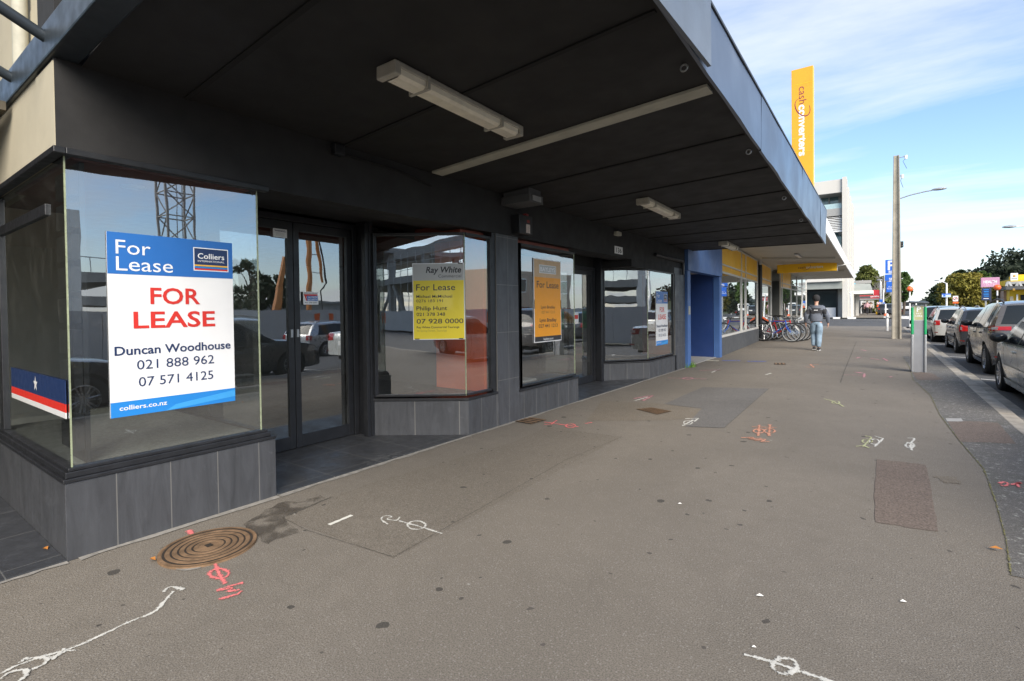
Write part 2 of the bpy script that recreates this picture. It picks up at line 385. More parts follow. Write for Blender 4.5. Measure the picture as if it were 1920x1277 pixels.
while y < 43:
    L_ = .9+rng.random()*.25; j = (rng.random()-.5)*.008
    ks.box(1.24, 1.405, y+.006, min(43.4, y+L_), -.3, .004+j)
    kc.box(1.41, 1.632, y+.10, min(43.4, y+L_+.09), -.3, -.083+j)
    y += L_+.006
struct(ks.build('kerb', M_kerb, bevel=.012)); struct(kc.build('gutter_channel', M_kerb2, bevel=.006))
sheet('side_street', M_road, -70, 1.635, [44.42, 47, 50, 54, 57.5], -.045)
sheet('far_footpath', M_patch_tan, -4.6, 1.6, [57.6, 70, 90, 200], .05)
sheet('opposite_footpath', M_patch_dark, 14.25, 17.6, [-90, 0, 44, 58, 420], .03)
lm = MB()
for yy in (-4.1, 1.9, 7.9, 13.86, 19.6, 25.6, 31.6, 37.6): lm.quad((1.66, yy, -.097), (3.75, yy, -.097+fall(3.75)), (3.75, yy+.1, -.097+fall(3.75)), (1.66, yy+.1, -.097))
struct(lm.build('parking_line', mat('worn_road_paint', (.62, .61, .57), .7, var=.25, vs=12)))
# painted service marks and worn places on the footpath (surface of the footpath)
def mark(pts, w, m, name='survey_mark', z=.0045, jit=.5):
    P = [Vector((*gp(*p), 0)) for p in pts]; Q = []
    if len(P) > 3 and name == 'survey_mark':
        for _ in range(2):
            N = [P[0]]
            for a, b in zip(P[:-1], P[1:]): N += [a.lerp(b, .25), a.lerp(b, .75)]
            P = N+[P[-1]]
    for i in range(len(P)-1):
        k = max(1, int((P[i+1]-P[i]).length/.03))
        Q += [P[i].lerp(P[i+1], j/k) for j in range(k)]
    Q.append(P[-1]); s = MB(); A = []
    for i, p in enumerate(Q):
        d = (Q[min(i+1, len(Q)-1)]-Q[max(i-1, 0)]).normalized(); n = Vector((-d.y, d.x, 0))
        ww = 1.3*w*(1+jit*(rng.random()-.5)); A.append([p-n*ww/2+Vector((0, 0, z)), p+Vector((0, 0, z)), p+n*ww/2+Vector((0, 0, z))])
    s.grid(A, flip=True); return s
def marks(lines, m, name='survey_mark', z=.0045):
    s = MB()
    for i_, (pts, w) in enumerate(lines):
        q = mark(pts, w, m, name, z=z+i_*.0007); b = len(s.v); s.v += q.v; s.f += [tuple(i+b for i in f) for f in q.f]; s.m += q.m
    o = s.build(name, m, footpath); o['kind'] = 'structure'
    at_ = o.data.attributes.new('cover', 'FLOAT', 'POINT')
    for i in range(len(o.data.vertices)): at_.data[i].value = 1.0 if i % 3 == 1 else 0.0
    return o
def ring_px(cx, cy, rx, ry, n=18, a0=0, a1=360): return [(cx+rx*math.cos(R(a0+(a1-a0)*i/n)), cy+ry*math.sin(R(a0+(a1-a0)*i/n))) for i in range(n+1)]
def spray(name, col, lo=.22, wob=1.7):
    m, t, b = newmat(name); v = ocoord(t); b.inputs['Roughness'].default_value = .85
    c = mix(t, maprange(t, noise(t, 18, 4, .6, v), .3, .7, 0, 1), scl(col, .82), scl(col, 1.1)); lk(t, c, b.inputs['Base Color'])
    e = t.nodes.new('ShaderNodeAttribute'); e.attribute_name = 'cover'
    n = mth(t, 'ADD', mth(t, 'MULTIPLY', noise(t, 95, 4, .7, v), .7), mth(t, 'MULTIPLY', noise(t, 14, 3, .6, v), .5))
    k = mth(t, 'ADD', e.outputs['Fac'], mth(t, 'MULTIPLY', mth(t, 'SUBTRACT', n, .6), wob*2))
    lk(t, maprange(t, k, lo+.12, lo+.5, 0, .95), b.inputs['Alpha']); return m
S_w = spray('white_spray', (.62, .61, .56)); S_p = spray('pink_spray', (.80, .20, .20)); S_o = spray('orange_spray', (.56, .27, .18))
S_y = spray('lime_spray', (.44, .45, .26)); S_m = spray('faded_pink_spray', (.48, .24, .26)); S_b = spray('blue_paint_mark', (.10, .17, .52))
marks([([(0, 1265), (30, 1250), (80, 1232), (130, 1220), (200, 1188), (245, 1166), (290, 1150), (303, 1135), (325, 1110)], .022),
       ([(308, 1112), (312, 1104), (325, 1101), (336, 1105), (345, 1107)], .022), ([(95, 1238), (125, 1222), (143, 1222)], .02), ([(98, 1240), (122, 1218)], .018),
       ([(40, 1245), (45, 1238), (70, 1236), (92, 1236), (85, 1248), (60, 1258)], .022), ([(0, 1277), (20, 1262), (50, 1258), (52, 1270), (20, 1290)], .022)], S_w)
marks([([(403, 1057), (412, 1080), (422, 1096)], .03), (ring_px(411, 1077, 18, 9), .026), ([(406, 1109), (456, 1094)], .028), ([(410, 1126), (446, 1116), (453, 1110)], .028),
       ([(410, 1110), (440, 1103), (424, 1112), (450, 1108)], .026), ([(354, 996), (360, 1004)], .05)], S_p)
marks([([(728, 984), (712, 975), (722, 967), (738, 970), (722, 974), (745, 978), (750, 970)], .018), (ring_px(781, 986, 17, 8), .02), ([(748, 978), (781, 987), (829, 1002)], .02)], S_w)
marks([([(1395, 1229), (1440, 1240), (1475, 1252), (1550, 1277), (1590, 1290)], .022), (ring_px(1472, 1251, 23, 15), .024)], S_w)
marks([([(617, 985), (660, 967)], .022)], mat('white_chalk_line', (.7, .69, .62), .8), 'chalk_line')
marks([([(1021, 792), (1085, 801)], .035), (ring_px(1070, 799, 9, 3.5), .03), ([(1020, 797), (1034, 796), (1044, 789)], .03), ([(1098, 795), (1110, 793)], .04)], S_p)
marks([([(1280, 799), (1300, 788)], .035), (ring_px(1290, 793, 8, 3.5), .03), ([(1285, 786), (1310, 785), (1302, 791)], .03)], S_w)
marks([([(1410, 801), (1456, 802)], .03), ([(1424, 797), (1422, 818)], .04), ([(1444, 797), (1442, 818)], .04), (ring_px(1423, 809, 10, 4), .03), (ring_px(1443, 809, 10, 4), .03),
       ([(1390, 822), (1418, 821), (1400, 825), (1428, 823)], .035), ([(1415, 827), (1440, 824), (1424, 831), (1442, 829)], .035)], S_o)
marks([([(1622, 818), (1636, 820), (1628, 828), (1618, 838)], .03), (ring_px(1626, 828, 9, 4), .026), ([(1605, 838), (1618, 836), (1630, 841)], .03)], S_y)
marks([([(1640, 818), (1656, 823), (1640, 838)], .028), (ring_px(1640, 829, 9, 5), .026)], S_w)
marks([([(1702, 822), (1718, 822), (1706, 832), (1710, 845)], .028), (ring_px(1706, 836, 8, 5), .026), ([(1700, 830), (1716, 838)], .026)], S_w)
marks([([(1545, 748), (1560, 752), (1572, 758)], .03), (ring_px(1567, 755, 7, 2.6), .03), ([(1572, 757), (1582, 763)], .03)], S_y)
marks([([(1252, 709), (1325, 711)], .06), (ring_px(1290, 710, 9, 1.8), .06), ([(1310, 695), (1352, 694)], .06), ([(1188, 748), (1225, 742), (1205, 752)], .06)], S_m)
marks([([(1334, 699), (1350, 692), (1340, 696)], .05), ([(1436, 703), (1446, 700)], .06), ([(1190, 752), (1215, 745)], .05)], S_w)
marks([([(1582, 703), (1620, 704)], .05), ([(1606, 698), (1616, 700)], .12), ([(1621, 701), (1620, 708)], .06), ([(1632, 672), (1648, 675)], .08), ([(1656, 672), (1664, 677)], .08), ([(1672, 707), (1668, 708)], .06)], S_m)
marks([([(1615, 656), (1625, 658)], .1), ([(1606, 672), (1612, 670)], .1), ([(1622, 637), (1636, 638)], .1)], S_m)
marks([([(1508, 688), (1530, 690), (1516, 683), (1535, 684)], .06)], S_o)
marks([([(1874, 908), (1884, 905), (1892, 909), (1884, 914), (1876, 911)], .03), ([(1896, 911), (1918, 906), (1905, 909), (1912, 916)], .03)], S_p, z=.009)
marks([([(1355, 676.5), (1388, 676.5)], .19), ([(1402, 677.8), (1436, 677.8)], .19)], S_b); marks([([(1309, 675.6), (1348, 676.8)], .17)], mat('worn_cream_paint', (.42, .40, .32), .8, var=.2, vs=8))
def patch(name, px, m, z=.003):
    P = [gp(*p) for p in px]; s = MB(); s.quad(*[(x, y, z) for x, y in P]); o = s.build(name, m, footpath, recalc=False)
    if o.data.polygons[0].normal.z < 0: o.data.flip_normals()
    o['kind'] = 'structure'; return o
def rough(px, k=6, a=2.0):
    Q = []
    for i in range(len(px)):
        p, q = px[i], px[(i+1) % len(px)]
        for j in range(k): t = j/k; Q.append((p[0]+(q[0]-p[0])*t+(rng.random()-.5)*a, p[1]+(q[1]-p[1])*t+(rng.random()-.5)*a*.6))
    return Q
patch('pavement_patch', rough([(1645, 862), (1735, 872), (1747, 920), (1760, 998), (1642, 980), (1639, 920)], 6, 3), M_patch_red)
patch('pavement_patch', rough([(1318, 726), (1442, 729), (1358, 803), (1285, 800), (1316, 766), (1245, 758)], 4, 1), M_patch_dark)
patch('pavement_patch', rough([(1128, 752), (1240, 757), (1314, 768), (1306, 784), (1262, 788), (1100, 790)], 4, 1.5), M_patch_tan, .0022)
patch('pavement_patch', rough([(530, 972), (622, 932), (700, 905), (960, 830), (1030, 800), (1166, 820), (738, 1046)], 4, 1.2), asphalt('older_patch_asphalt', (.208, .184, .152), chips=.4), .002)
strip_l = [(1692, 668), (1706, 690), (1712, 712), (1745, 742), (1762, 778), (1800, 828), (1845, 880), (1868, 945), (1886, 1010), (1896, 1080)]
SL = [gp(*p) for p in strip_l]
s = MB(); s.grid([[(x, y, .0035), (1.238, y, .0035)] for x, y in SL]); o = s.build('mossy_strip', M_strip, footpath); o['kind'] = 'structure'
if o.data.polygons[0].normal.z < 0: o.data.flip_normals()
M_moss = spray('joint_moss', (.20, .185, .07), .5, 2.4)
marks([(strip_l, .016)], M_moss, 'moss_line', .0055)
M_crack = spray('dark_joint', (.095, .086, .073), .25, 1.2)
for pts, w in (([(530, 972), (622, 933)], .02), ([(530, 972), (577, 996), (738, 1046), (1060, 864), (1166, 820)], .006), ([(1040, 808), (1166, 820)], .006),
               ([(1606, 640), (1583, 697), (1576, 718)], .02), ([(1600, 640), (1690, 641)], .02),
               ([(1440, 690), (1570, 697), (1700, 694)], .012), ([(1560, 612), (1640, 613)], .05), ([(1285, 800), (1358, 803), (1442, 729)], .008)):
    marks([(pts, w)], M_crack, 'joint_line', .006)
M_stain, t_, b_ = newmat('damp_stain'); v_ = ocoord(t_); b_.inputs['Roughness'].default_value = .7; b_.inputs['Base Color'].default_value = (.085, .073, .06, 1)
lk(t_, maprange(t_, noise(t_, 6, 7, .65, v_, .5), .38, .62, 0, .85), b_.inputs['Alpha'])
patch('damp_stain', rough([(455, 985), (520, 945), (600, 930), (612, 938), (530, 970), (560, 1000), (500, 1020), (480, 1005)], 6, 9), M_stain, .0042)
patch('pavement_patch', rough([(1776, 790), (1872, 793), (1904, 832), (1800, 829)], 5, 3), M_patch_red, .0052)
patch('pavement_patch', rough([(1773, 785), (1802, 785), (1806, 791), (1776, 791)], 3, 1), M_conc2, .0062)
patch('pavement_patch', rough([(1712, 699), (1745, 699), (1768, 712), (1720, 713)], 5, 2), M_patch_red, .0052)
patch('pavement_patch', rough([(1752, 893), (1790, 895), (1806, 908), (1770, 906)], 6, 5), M_patch_tan, .0032)
M_mortar = mat('pale_mortar', (.27, .255, .23), .9, var=.3, vs=18, bmp=.4)
patch('mortar_smear', rough([(326, 1063), (360, 1064), (385, 1060), (372, 1068), (345, 1072), (330, 1068)], 4, 2), M_mortar, .0046)
mb = MB()
for a, b in (((-3.80, .05), (-3.72, .81)), ((-3.745, .86), (-3.70, 2.05)), ((-3.745, 2.06), (-3.70, 4.3)), ((-3.745, 4.3), (-3.71, 6.8)), ((-3.745, 6.8), (-3.70, 12.1))):
    n = 14; P = []
    for i in range(n+1): yy = a[1]+(b[1]-a[1])*i/n; P.append([(-3.80, yy, .006), (b[0]+(rng.random()-.5)*.03, yy, .006)])
    mb.grid(P, flip=True)
o = mb.build('mortar_edge', M_mortar, footpath); o['kind'] = 'structure'

# ------------------------------------------------------------------ vacant dark-tiled shop
shop = thing('vacant_shop', 'empty charcoal tiled shop with glass display windows and recessed black doors under a dark canopy', 'shop', (-3.75, .81, 0))
OFF = Vector((-3.75, .81, 0))
def part(name, mb_, m, parent=shop, label=None, **k):
    o = mb_.build(name, m, None, **k); o.parent = parent
    root = parent
    while root.parent: root = root.parent
    o.matrix_parent_inverse = root.matrix_basis.inverted() if parent == root else Matrix.Identity(4)
    if parent == root: pass
    if label: o['label'] = label
    return o
part('header_wall', MB().box(-4.12, -3.75, .81, 12.15, 2.345, 2.86).box(-4.12, -3.76, .82, 12.14, 2.86, 5.2), M_darkwall)
part('recess_soffit', MB().box(-5.3, -4.12, 2.0, 12.1, 2.42, 2.5), M_soffit)
part('header_return', MB().box(-9, -4.125, .815, .98, 2.345, 2.87).box(-4.125, -3.752, .805, .81, 2.347, 2.84), M_cream)
part('upper_storey', MB().box(-9, -3.0, .96, 12.1, 3.62, 7.5).box(-9, -3.78, .955, 1.0, 2.87, 3.62), M_cream)
part('roof', MB().box(-16, -3.0, .9, 12.1, 7.5, 7.7), M_darkgrey)
part('cable', MB().tube([(-3.735, 2.62, 2.81), (-3.735, 2.7, 2.77), (-3.735, 3.3, 2.765), (-3.735, 3.75, 2.70)], .009, 6), M_void, smooth=True); part('cable_clip', MB().box(-3.75, -3.69, 2.58, 2.68, 2.74, 2.83), M_black, bevel=.006)
part('drainpipe', MB().tube([(-5.0, .90, 3.0), (-5.0, .90, 7.4)], .045, 10), M_strip_w, smooth=True)
# interior
part('interior_floor', MB().box(-10, -4.6, .9, 12.1, -.1, .012), M_intfloor)
part('interior_ceiling', MB().box(-10, -5.3, .9, 12.1, 2.42, 2.5).box(-5.29, -3.86, .90, 1.94, 2.33, 2.41).box(-4.6, -3.86, 4.32, 4.74, 2.29, 2.41).box(-4.5, -3.86, 5.34, 6.8, 2.29, 2.41).box(-4.4, -3.86, 9.9, 11.4, 2.22, 2.41), M_red_int)
part('interior_wall', MB().box(-10.1, -10, .9, 12.1, -.1, 2.5).box(-10, -6.0, .86, .90, -.1, 2.42).box(-10, -3.9, 12.06, 12.1, -.1, 2.4).box(-9.9, -5.6, 6.9, 7.0, 0, 2.42), M_intwall)
part('orange_wall_panel', MB().box(-4.66, -3.86, 4.72, 4.79, .40, 2.29), M_orange_int)
M_maroon = mat('maroon_partition', (.20, .035, .022), .7, var=.15)
part('interior_partition', MB().box(-8.2, -8.1, 8.8, 12.0, 1.15, 2.4), M_maroon); part('interior_partition', MB().box(-4.5, -3.86, 11.36, 11.42, .36, 2.2), M_maroon)
# --- corner display window
part('plinth', MB().box(-6.2, -3.75, .81, 2.05, 0, .445), M_tile, bevel=.003)
w1 = part('window', MB().box(-6.2, -3.742, .80, 2.055, .447, .470).box(-6.2, -3.76, .815, 2.02, .470, .505).box(-3.84, -3.77, .83, 2.0, .505, .525).box(-6.2, -3.84, .83, .88, .505, .525)
     .box(-6.2, -3.84, 1.94, 2.0, .505, .525).box(-6.2, -3.735, .795, .85, 2.325, 2.362).box(-3.80, -3.735, .85, 2.03, 2.325, 2.362)
     .box(-5.62, -5.5, .835, .88, .525, 2.325).box(-5.5, -4.17, .84, .87, 2.03, 2.10), M_black, bevel=.004)
part('pane', MB().quad((-3.80, .855, .525), (-3.80, 1.965, .525), (-3.80, 1.965, 2.325), (-3.80, .855, 2.325)), G_shop, w1)
part('pane', MB().quad((-6.2, .855, .525), (-3.80, .855, .525), (-3.80, .855, 2.325), (-6.2, .855, 2.325)), G_shop, w1)
part('pane', MB().quad((-3.80, 1.965, .525), (-4.86, 1.965, .525), (-4.86, 1.965, 2.325), (-3.80, 1.965, 2.325)), glassmat('clear_return_glass', lo=.06, hi=.8), w1)
part('glass_edge', MB().box(-3.803, -3.795, .850, .858, .525, 2.325), G_edge, w1); part('glass_edge', MB().box(-3.803, -3.795, 1.962, 1.970, .525, 2.325), G_edge, w1)
part('display_floor', MB().box(-6.1, -3.84, .88, 1.94, .44, .512), M_display)
dl = MB().lathe([(0, 2.318), (.05, 2.318), (.052, 2.324), (.075, 2.322), (.08, 2.331)], (-4.35, 1.36, 0), n=28); part('downlight', dl, mat('downlight_ring', (.45, .44, .42), .3, .5), smooth=True)
lv = MB()
for k in range(9): lv.box(-4.16, -3.86, .89, .93, .60+k*.19, .75+k*.19)
part('reflection_slats', lv.box(-4.16, -3.86, .935, .96, .52, 2.32), M_black)  # added slats imitate a dark reflection in the side pane
# --- first recess: floor, double door
part('threshold', MB().box(-5.0, -3.752, 2.05, 4.35, -.05, .014), M_floortile)
part('threshold', MB().box(-9, -3.752, -2.3, .808, -.05, .014), M_floortile)
part('unseen_sun_blocker', MB().box(-3.755, -2.3, -14, -2.6, 2.62, 2.8), M_soffit)  # slab added out of view to keep sun off the plinth and recess
part('recess_back_wall', MB().box(-9.2, -9, -2.4, .8, 0, 3.4).box(-9, -3.76, -14, -2.35, 0, 8), M_cream)  # recess walls; the unseen second one is enlarged to block the sun
part('recess_ceiling', MB().box(-9, -4.78, -2.35, .78, 2.80, 2.86), mat('brown_recess_ceiling', (.10, .085, .06), .85))
def door(y0, y1, x, z1, leaves, parent=shop):
    f = MB().box(x-.06, x+.04, y0-.06, y0, 0.015, z1+.06).box(x-.06, x+.04, y1, y1+.06, .015, z1+.06).box(x-.06, x+.04, y0, y1, z1, z1+.06)
    fr = part('door_frame', f, M_black, bevel=.004)
    for a, b in leaves:
        sw = .062
        d = part('door', MB().box(x-.025, x+.022, a, a+sw, .02, z1-.004).box(x-.025, x+.022, b-sw, b, .02, z1-.004).box(x-.025, x+.022, a+sw, b-sw, z1-.09, z1-.004).box(x-.025, x+.022, a+sw, b-sw, .02, .15), M_black, bevel=.003)
        part('pane', MB().quad((x, a+sw, .15), (x, b-sw, .15), (x, b-sw, z1-.09), (x, a+sw, z1-.09)), G_shop, d)
        yh = b-.03 if (a, b) == leaves[0] else a+.03
        part('lock', MB().box(x+.022, x+.03, yh-.012, yh+.012, 1.16, 1.24), M_steel, d)
part('recess_wall', MB().box(-5.0, -4.80, 1.99, 4.4, 2.42, 2.43).box(-5.0, -4.9, 1.99, 4.0, 2.40, 2.42), M_soffit)
door(2.10, 3.58, -4.87, 2.34, [(2.105, 2.872), (2.878, 3.575)])
part('door_post', MB().box(-4.93, -4.62, 3.645, 3.70, .012, 2.42).box(-4.70, -4.63, 3.60, 3.645, .012, 2.41), M_black, bevel=.004)
# --- angled display window, pier, second window
def angled(poly, zt, zsill, pane_pts, z0, z1, frame_end, label=None):
    part('plinth', MB().prism(poly, 0, zt), M_tile, bevel=.003)
    cx_ = sum(p[0] for p in poly)/len(poly); cy_ = sum(p[1] for p in poly)/len(poly)
    s = MB(); out_ = [(x+.012 if x > -3.9 else x+.010, yv-.012 if i < 2 else yv) for i, (x, yv) in enumerate(poly)]
    s.prism(out_, zt, zsill)
    for (a, b) in zip(pane_pts[:-1], pane_pts[1:]):
        s.bar((*a, z0+.012), (*b, z0+.012), .05, .024); s.bar((*a, z1-.012), (*b, z1-.012), .05, .03)
    for p in (pane_pts[0], frame_end): s.bar((*p, z0), (*p, z1), .05, .05)
    w = part('window', s, M_black, bevel=.003)
    for (a, b) in zip(pane_pts[:-1], pane_pts[1:]):
        part('pane', MB().quad((*a, z0), (*b, z0), (*b, z1), (*a, z1)), G_shop, w)
    for p in pane_pts[1:-1]: part('glass_edge', MB().box(p[0]-.004, p[0]+.006, p[1]-.004, p[1]+.006, z0, z1), G_edge, w)
    return w
angled([(-4.66, 3.66), (-3.75, 4.30), (-3.75, 4.84), (-4.66, 4.84)], .40, .43, [(-4.61, 3.70), (-3.785, 4.30), (-3.785, 4.76)], .45, 2.29, (-3.785, 4.76))
part('window_jamb', MB().box(-3.86, -3.765, 4.775, 4.84, .43, 2.345), M_black)
part('pier', MB().box(-4.3, -3.75, 4.842, 5.30, 0, 2.344), M_piertile, bevel=.003)
angled([(-4.6, 5.302), (-3.75, 5.302), (-3.75, 6.86), (-4.6, 6.86)], .36, .39, [(-3.785, 5.36), (-3.785, 6.82), (-4.45, 6.82)], .41, 2.28, (-3.785, 5.36))
part('paver_sample', MB().box(-4.3, -4.05, 5.75, 6.15, .392, .42), M_conc2)
part('threshold', MB().box(-4.6, -3.752, 6.86, 9.84, -.05, .014), M_floortile)
door(7.05, 8.86, -4.52, 2.16, [(7.055, 7.98), (7.99, 8.855)])
part('recess_wall', MB().box(-4.6, -4.52, 6.9, 9.0, 2.225, 2.43), M_soffit)
part('door_post', MB().box(-4.56, -4.36, 8.925, 9.02, .012, 2.42), M_black, bevel=.004)
angled([(-4.42, 9.02), (-3.75, 9.86), (-3.75, 11.5), (-4.42, 11.5)], .34, .365, [(-4.38, 9.06), (-3.785, 9.84), (-3.785, 11.36)], .385, 2.21, (-3.785, 11.36))
part('lintel', MB().box(-4.6, -3.757, 8.98, 11.45, 2.21, 2.345), M_darkwall)
part('pier', MB().box(-4.3, -3.75, 11.42, 12.15, 0, 2.2).box(-4.3, -3.754, 11.40, 12.15, 2.2, 2.345), M_piertile, bevel=.003)
part('downpipe', MB().tube([(-3.71, 10.1, 2.52), (-3.71, 11.86, 2.50), (-3.71, 11.9, 2.46), (-3.71, 11.9, 2.2)], .035, 8), M_black, smooth=True)
# --- signs fixed to the shop
def panel_x(name, label, cat, x, y0, y1, z0, z1, m, th=.006, group=None, tilt=0):
    r = thing(name, label, cat, (x, (y0+y1)/2, z0), tilt, group)
    w, h = y1-y0, z1-z0
    o = MB().box(-th, 0, -w/2, w/2, 0, h).build('panel', m, r)
    return r, w, h
def rect(r, a, b, c, d, m, lift=.0012, name='colour_band'):   # local y,z rectangle on a sign
    return MB().quad((lift, a, c), (lift, b, c), (lift, b, d), (lift, a, d)).build(name, m, r, recalc=False)
def stx(r, s, y_, z, size, m, **k): return text(s, (k.pop('lift', .0024), y_, z), size, m, FACE_X, r, **k)
def lease_blue(x, y0, y1, z0, z1, label):
    r, w, h = panel_x('lease_sign', label, 'sign', x, y0, y1, z0, z1, M_whiter)
    u = h/1.14; v = w/.74
    rect(r, -w/2, w/2, h*.775, h, M_blue_sign); rect(r, -w/2, w/2, 0, h*.082, M_blue_lt)
    MB().quad((.002, -w*.1, 0), (.002, w/2, h*.03), (.002, w/2, h*.07), (.002, -w*.02, h*.03)).build('colour_band', mat('pale_blue_band', (.05, .33, .72), .4, var=.02), r, recalc=False)
    stx(r, 'For', -w*.44, h*.885, .125*u, M_whiter, width=w*.25); stx(r, 'Lease', -w*.44, h*.795, .125*u, M_whiter, width=w*.42)
    lg = MB(); y_a, y_b, z_a, z_b = w*.15, w*.46, h*.815, h*.955
    b = .006*v; rr = .02
    rect(r, y_a, y_b, z_a, z_b, M_whiter, .0014, 'logo_border'); rect(r, y_a+b, y_b-b, z_a+b, z_b-b, M_navy, .002, 'logo_panel')
    for k, mm in enumerate((M_red_sign, M_blue_lt, M_gold)): rect(r, y_a+b, y_b-b, z_a+b+k*.013*u, z_a+b+k*.013*u+.010*u, mm, .0026, 'logo_stripe')
    stx(r, 'Colliers', (y_a+y_b)/2, z_a+.085*u, .052*u, M_whiter, align='CENTER', width=(y_b-y_a)*.76, bold=.01); stx(r, 'INTERNATIONAL', (y_a+y_b)/2, z_a+.062*u, .017*u, M_whiter, align='CENTER', width=(y_b-y_a)*.76)
    stx(r, 'FOR', 0, h*.615, .148*u, M_red_sign, align='CENTER', width=w*.40, bold=.018); stx(r, 'LEASE', 0, h*.48, .148*u, M_red_sign, align='CENTER', width=w*.655, bold=.018)
    stx(r, 'Duncan Woodhouse', 0, h*.335, .078*u, M_navy, align='CENTER', width=w*.93, bold=.018)
    stx(r, '021 888 962', 0, h*.25, .086*u, M_navy, align='CENTER', width=w*.62); stx(r, '07 571 4125', 0, h*.155, .086*u, M_navy, align='CENTER', width=w*.60)
    stx(r, 'colliers.co.nz', -w*.44, h*.035, .040*u, M_whiter, width=w*.35, bold=.014)
    return r
lease_blue(-3.788, 1.04, 1.775, .775, 1.915, 'large white and blue FOR LEASE sign on the corner display window')
lease_blue(-3.776, 10.30, 11.01, .64, 1.78, 'small white and blue FOR LEASE sign in the farthest dark window beside the blue wall')
# yellow sign on the angled pane
th = math.atan2(.60, .825)
r = thing('lease_sign', 'yellow lease sign with grey top in the angled window by the double doors', 'sign', (-4.012, 4.116, 1.09), math.atan2(-.825, .60)+math.pi/2)
r.rotation_euler.z = math.atan2(.60, .825)-math.pi/2
w, h = .585, .86
MB().box(-.006, 0, -w/2, w/2, 0, h).build('panel', M_whiter, r)
rect(r, -w/2+.008, w/2-.008, .008, h*.775, M_yellow_sign); rect(r, -w/2+.008, w/2-.008, h*.775, h-.008, M_grey_sign)
stx(r, 'Ray White', w*.44, h*.875, .095, M_charcoal, align='RIGHT', width=w*.68, bold=.022, shear=.2); stx(r, 'Commercial', w*.44, h*.81, .05, M_charcoal, align='RIGHT', width=w*.44)
stx(r, 'For Lease', -w*.43, h*.645, .10, M_charcoal, width=w*.75, bold=.006)
stx(r, 'Michael McMichael', -w*.43, h*.548, .045, M_charcoal, width=w*.69, bold=.01); stx(r, '0276 183 191', -w*.43, h*.49, .045, M_charcoal, width=w*.51)
stx(r, 'Philip Hunt', -w*.43, h*.385, .065, M_charcoal, width=w*.59, bold=.012); stx(r, '021 378 348', -w*.43, h*.312, .052, M_charcoal, width=w*.55, bold=.01)
stx(r, '07 928 0000', -w*.43, h*.212, .075, M_charcoal, width=w*.9, bold=.01); stx(r, 'Ray White Commercial Tauranga', -w*.43, h*.15, .034, M_charcoal, width=w*.82, bold=.01)
stx(r, '46 Spring Street, Tauranga', -w*.43, h*.105, .032, mat('faded_olive_text', (.42, .36, .05), .5, var=0), width=w*.58)
for a, b in ((-w/2+.02, .0), (w/2-.07, .0), (w/2-.07, h-.014)): rect(r, a, a+.05, b+.004, b+.014, M_void, .003, 'tape')
# orange sign
r, w, h = panel_x('lease_sign', 'tall orange lease sign in the narrow window between the pier and the second doorway', 'sign', -3.772, 5.69, 6.405, .965, 2.115, M_whiter)
M_or2 = mat('orange_top_reflection', (.78, .42, .14), .4, var=.03)  # unused tone for the painted sky reflection on the sign top
rect(r, -w/2+.012, w/2-.012, .07*h, h*.78, M_orange_sign); rect(r, -w/2+.012, w/2-.012, h*.78, h-.012, mat('sign_orange_sky_reflection', (.60, .40, .22), .4)); rect(r, -w/2+.012, w/2-.012, .012, .07*h, M_charcoal, .002)  # paler top band has the sky reflection painted into its colour
rect(r, -w*.31, w*.31, h*.83, h*.93, M_whiter, .0018, 'logo_border'); rect(r, -w*.295, w*.295, h*.837, h*.923, M_grey_sign, .0024, 'logo_panel')
stx(r, 'BAYLEYS', 0, h*.853, .085, M_whiter, align='CENTER', width=w*.54, bold=.02, lift=.003)
stx(r, 'For Lease', 0, h*.655, .13, M_charcoal, align='CENTER', width=w*.8, bold=.005); stx(r, 'Lynn Bradley', 0, h*.405, .06, M_charcoal, align='CENTER', width=w*.52, bold=.006)
stx(r, '027 441 1213', 0, h*.345, .05, mat('faded_brown_text', (.3, .16, .04), .5, var=0), align='CENTER', width=w*.48); stx(r, 'Lynn Bradley', 0, h*.245, .068, M_charcoal, align='CENTER', width=w*.62, bold=.02)
stx(r, '027 441 1213', 0, h*.175, .07, M_charcoal, align='CENTER', width=w*.70, bold=.008); stx(r, 'bayleys.co.nz', 0, h*.025, .045, M_whiter, align='CENTER', width=w*.36, bold=.008)
for a in (-w/2+.004, w/2-.016): rect(r, a, a+.012, h*.40, h*.51, M_void, .003, 'tape')
# small stickers, number, alarm
r, w, h = panel_x('warning_sticker', 'small white WARNING sticker at the top of the left door', 'sticker', -4.845, 2.665, 2.81, 2.165, 2.25, M_whiter, .002)
stx(r, 'WARNING:', 0, h*.66, .024, M_navy, align='CENTER', width=w*.8, bold=.02)
for k in range(4): rect(r, -w*.3, w*.3, h*(.5-.11*k), h*(.53-.11*k), M_grey_sign, .0015, 'lettering')
r, w, h = panel_x('security_sticker', 'white security sticker with red and blue emblem on the right door', 'sticker', -4.845, 2.975, 3.15, 1.495, 1.63, M_whiter, .002)
stx(r, 'PROTECTED BY', 0, h*.84, .016, M_navy, align='CENTER', width=w*.85, bold=.01)
MB().quad((.0014, -w*.47, h*.80), (.0014, -w*.30, h*.28), (.0014, -w*.24, h*.28), (.0014, -w*.3, h*.62), (.0014, w*.45, h*.70), (.0014, w*.45, h*.80)).build('emblem', M_red_sign, r, recalc=False)
rect(r, -w*.26, w*.45, h*.28, h*.68, M_blue_sign, .0018, 'emblem'); stx(r, 'NUTECH', w*.11, h*.5, .026, M_whiter, align='CENTER', width=w*.58, bold=.02); stx(r, 'SECURITY', w*.09, h*.32, .024, M_whiter, align='CENTER', width=w*.64, bold=.02)
stx(r, 'PH. 578 5203', 0, h*.1, .018, M_navy, align='CENTER', width=w*.8, bold=.01)
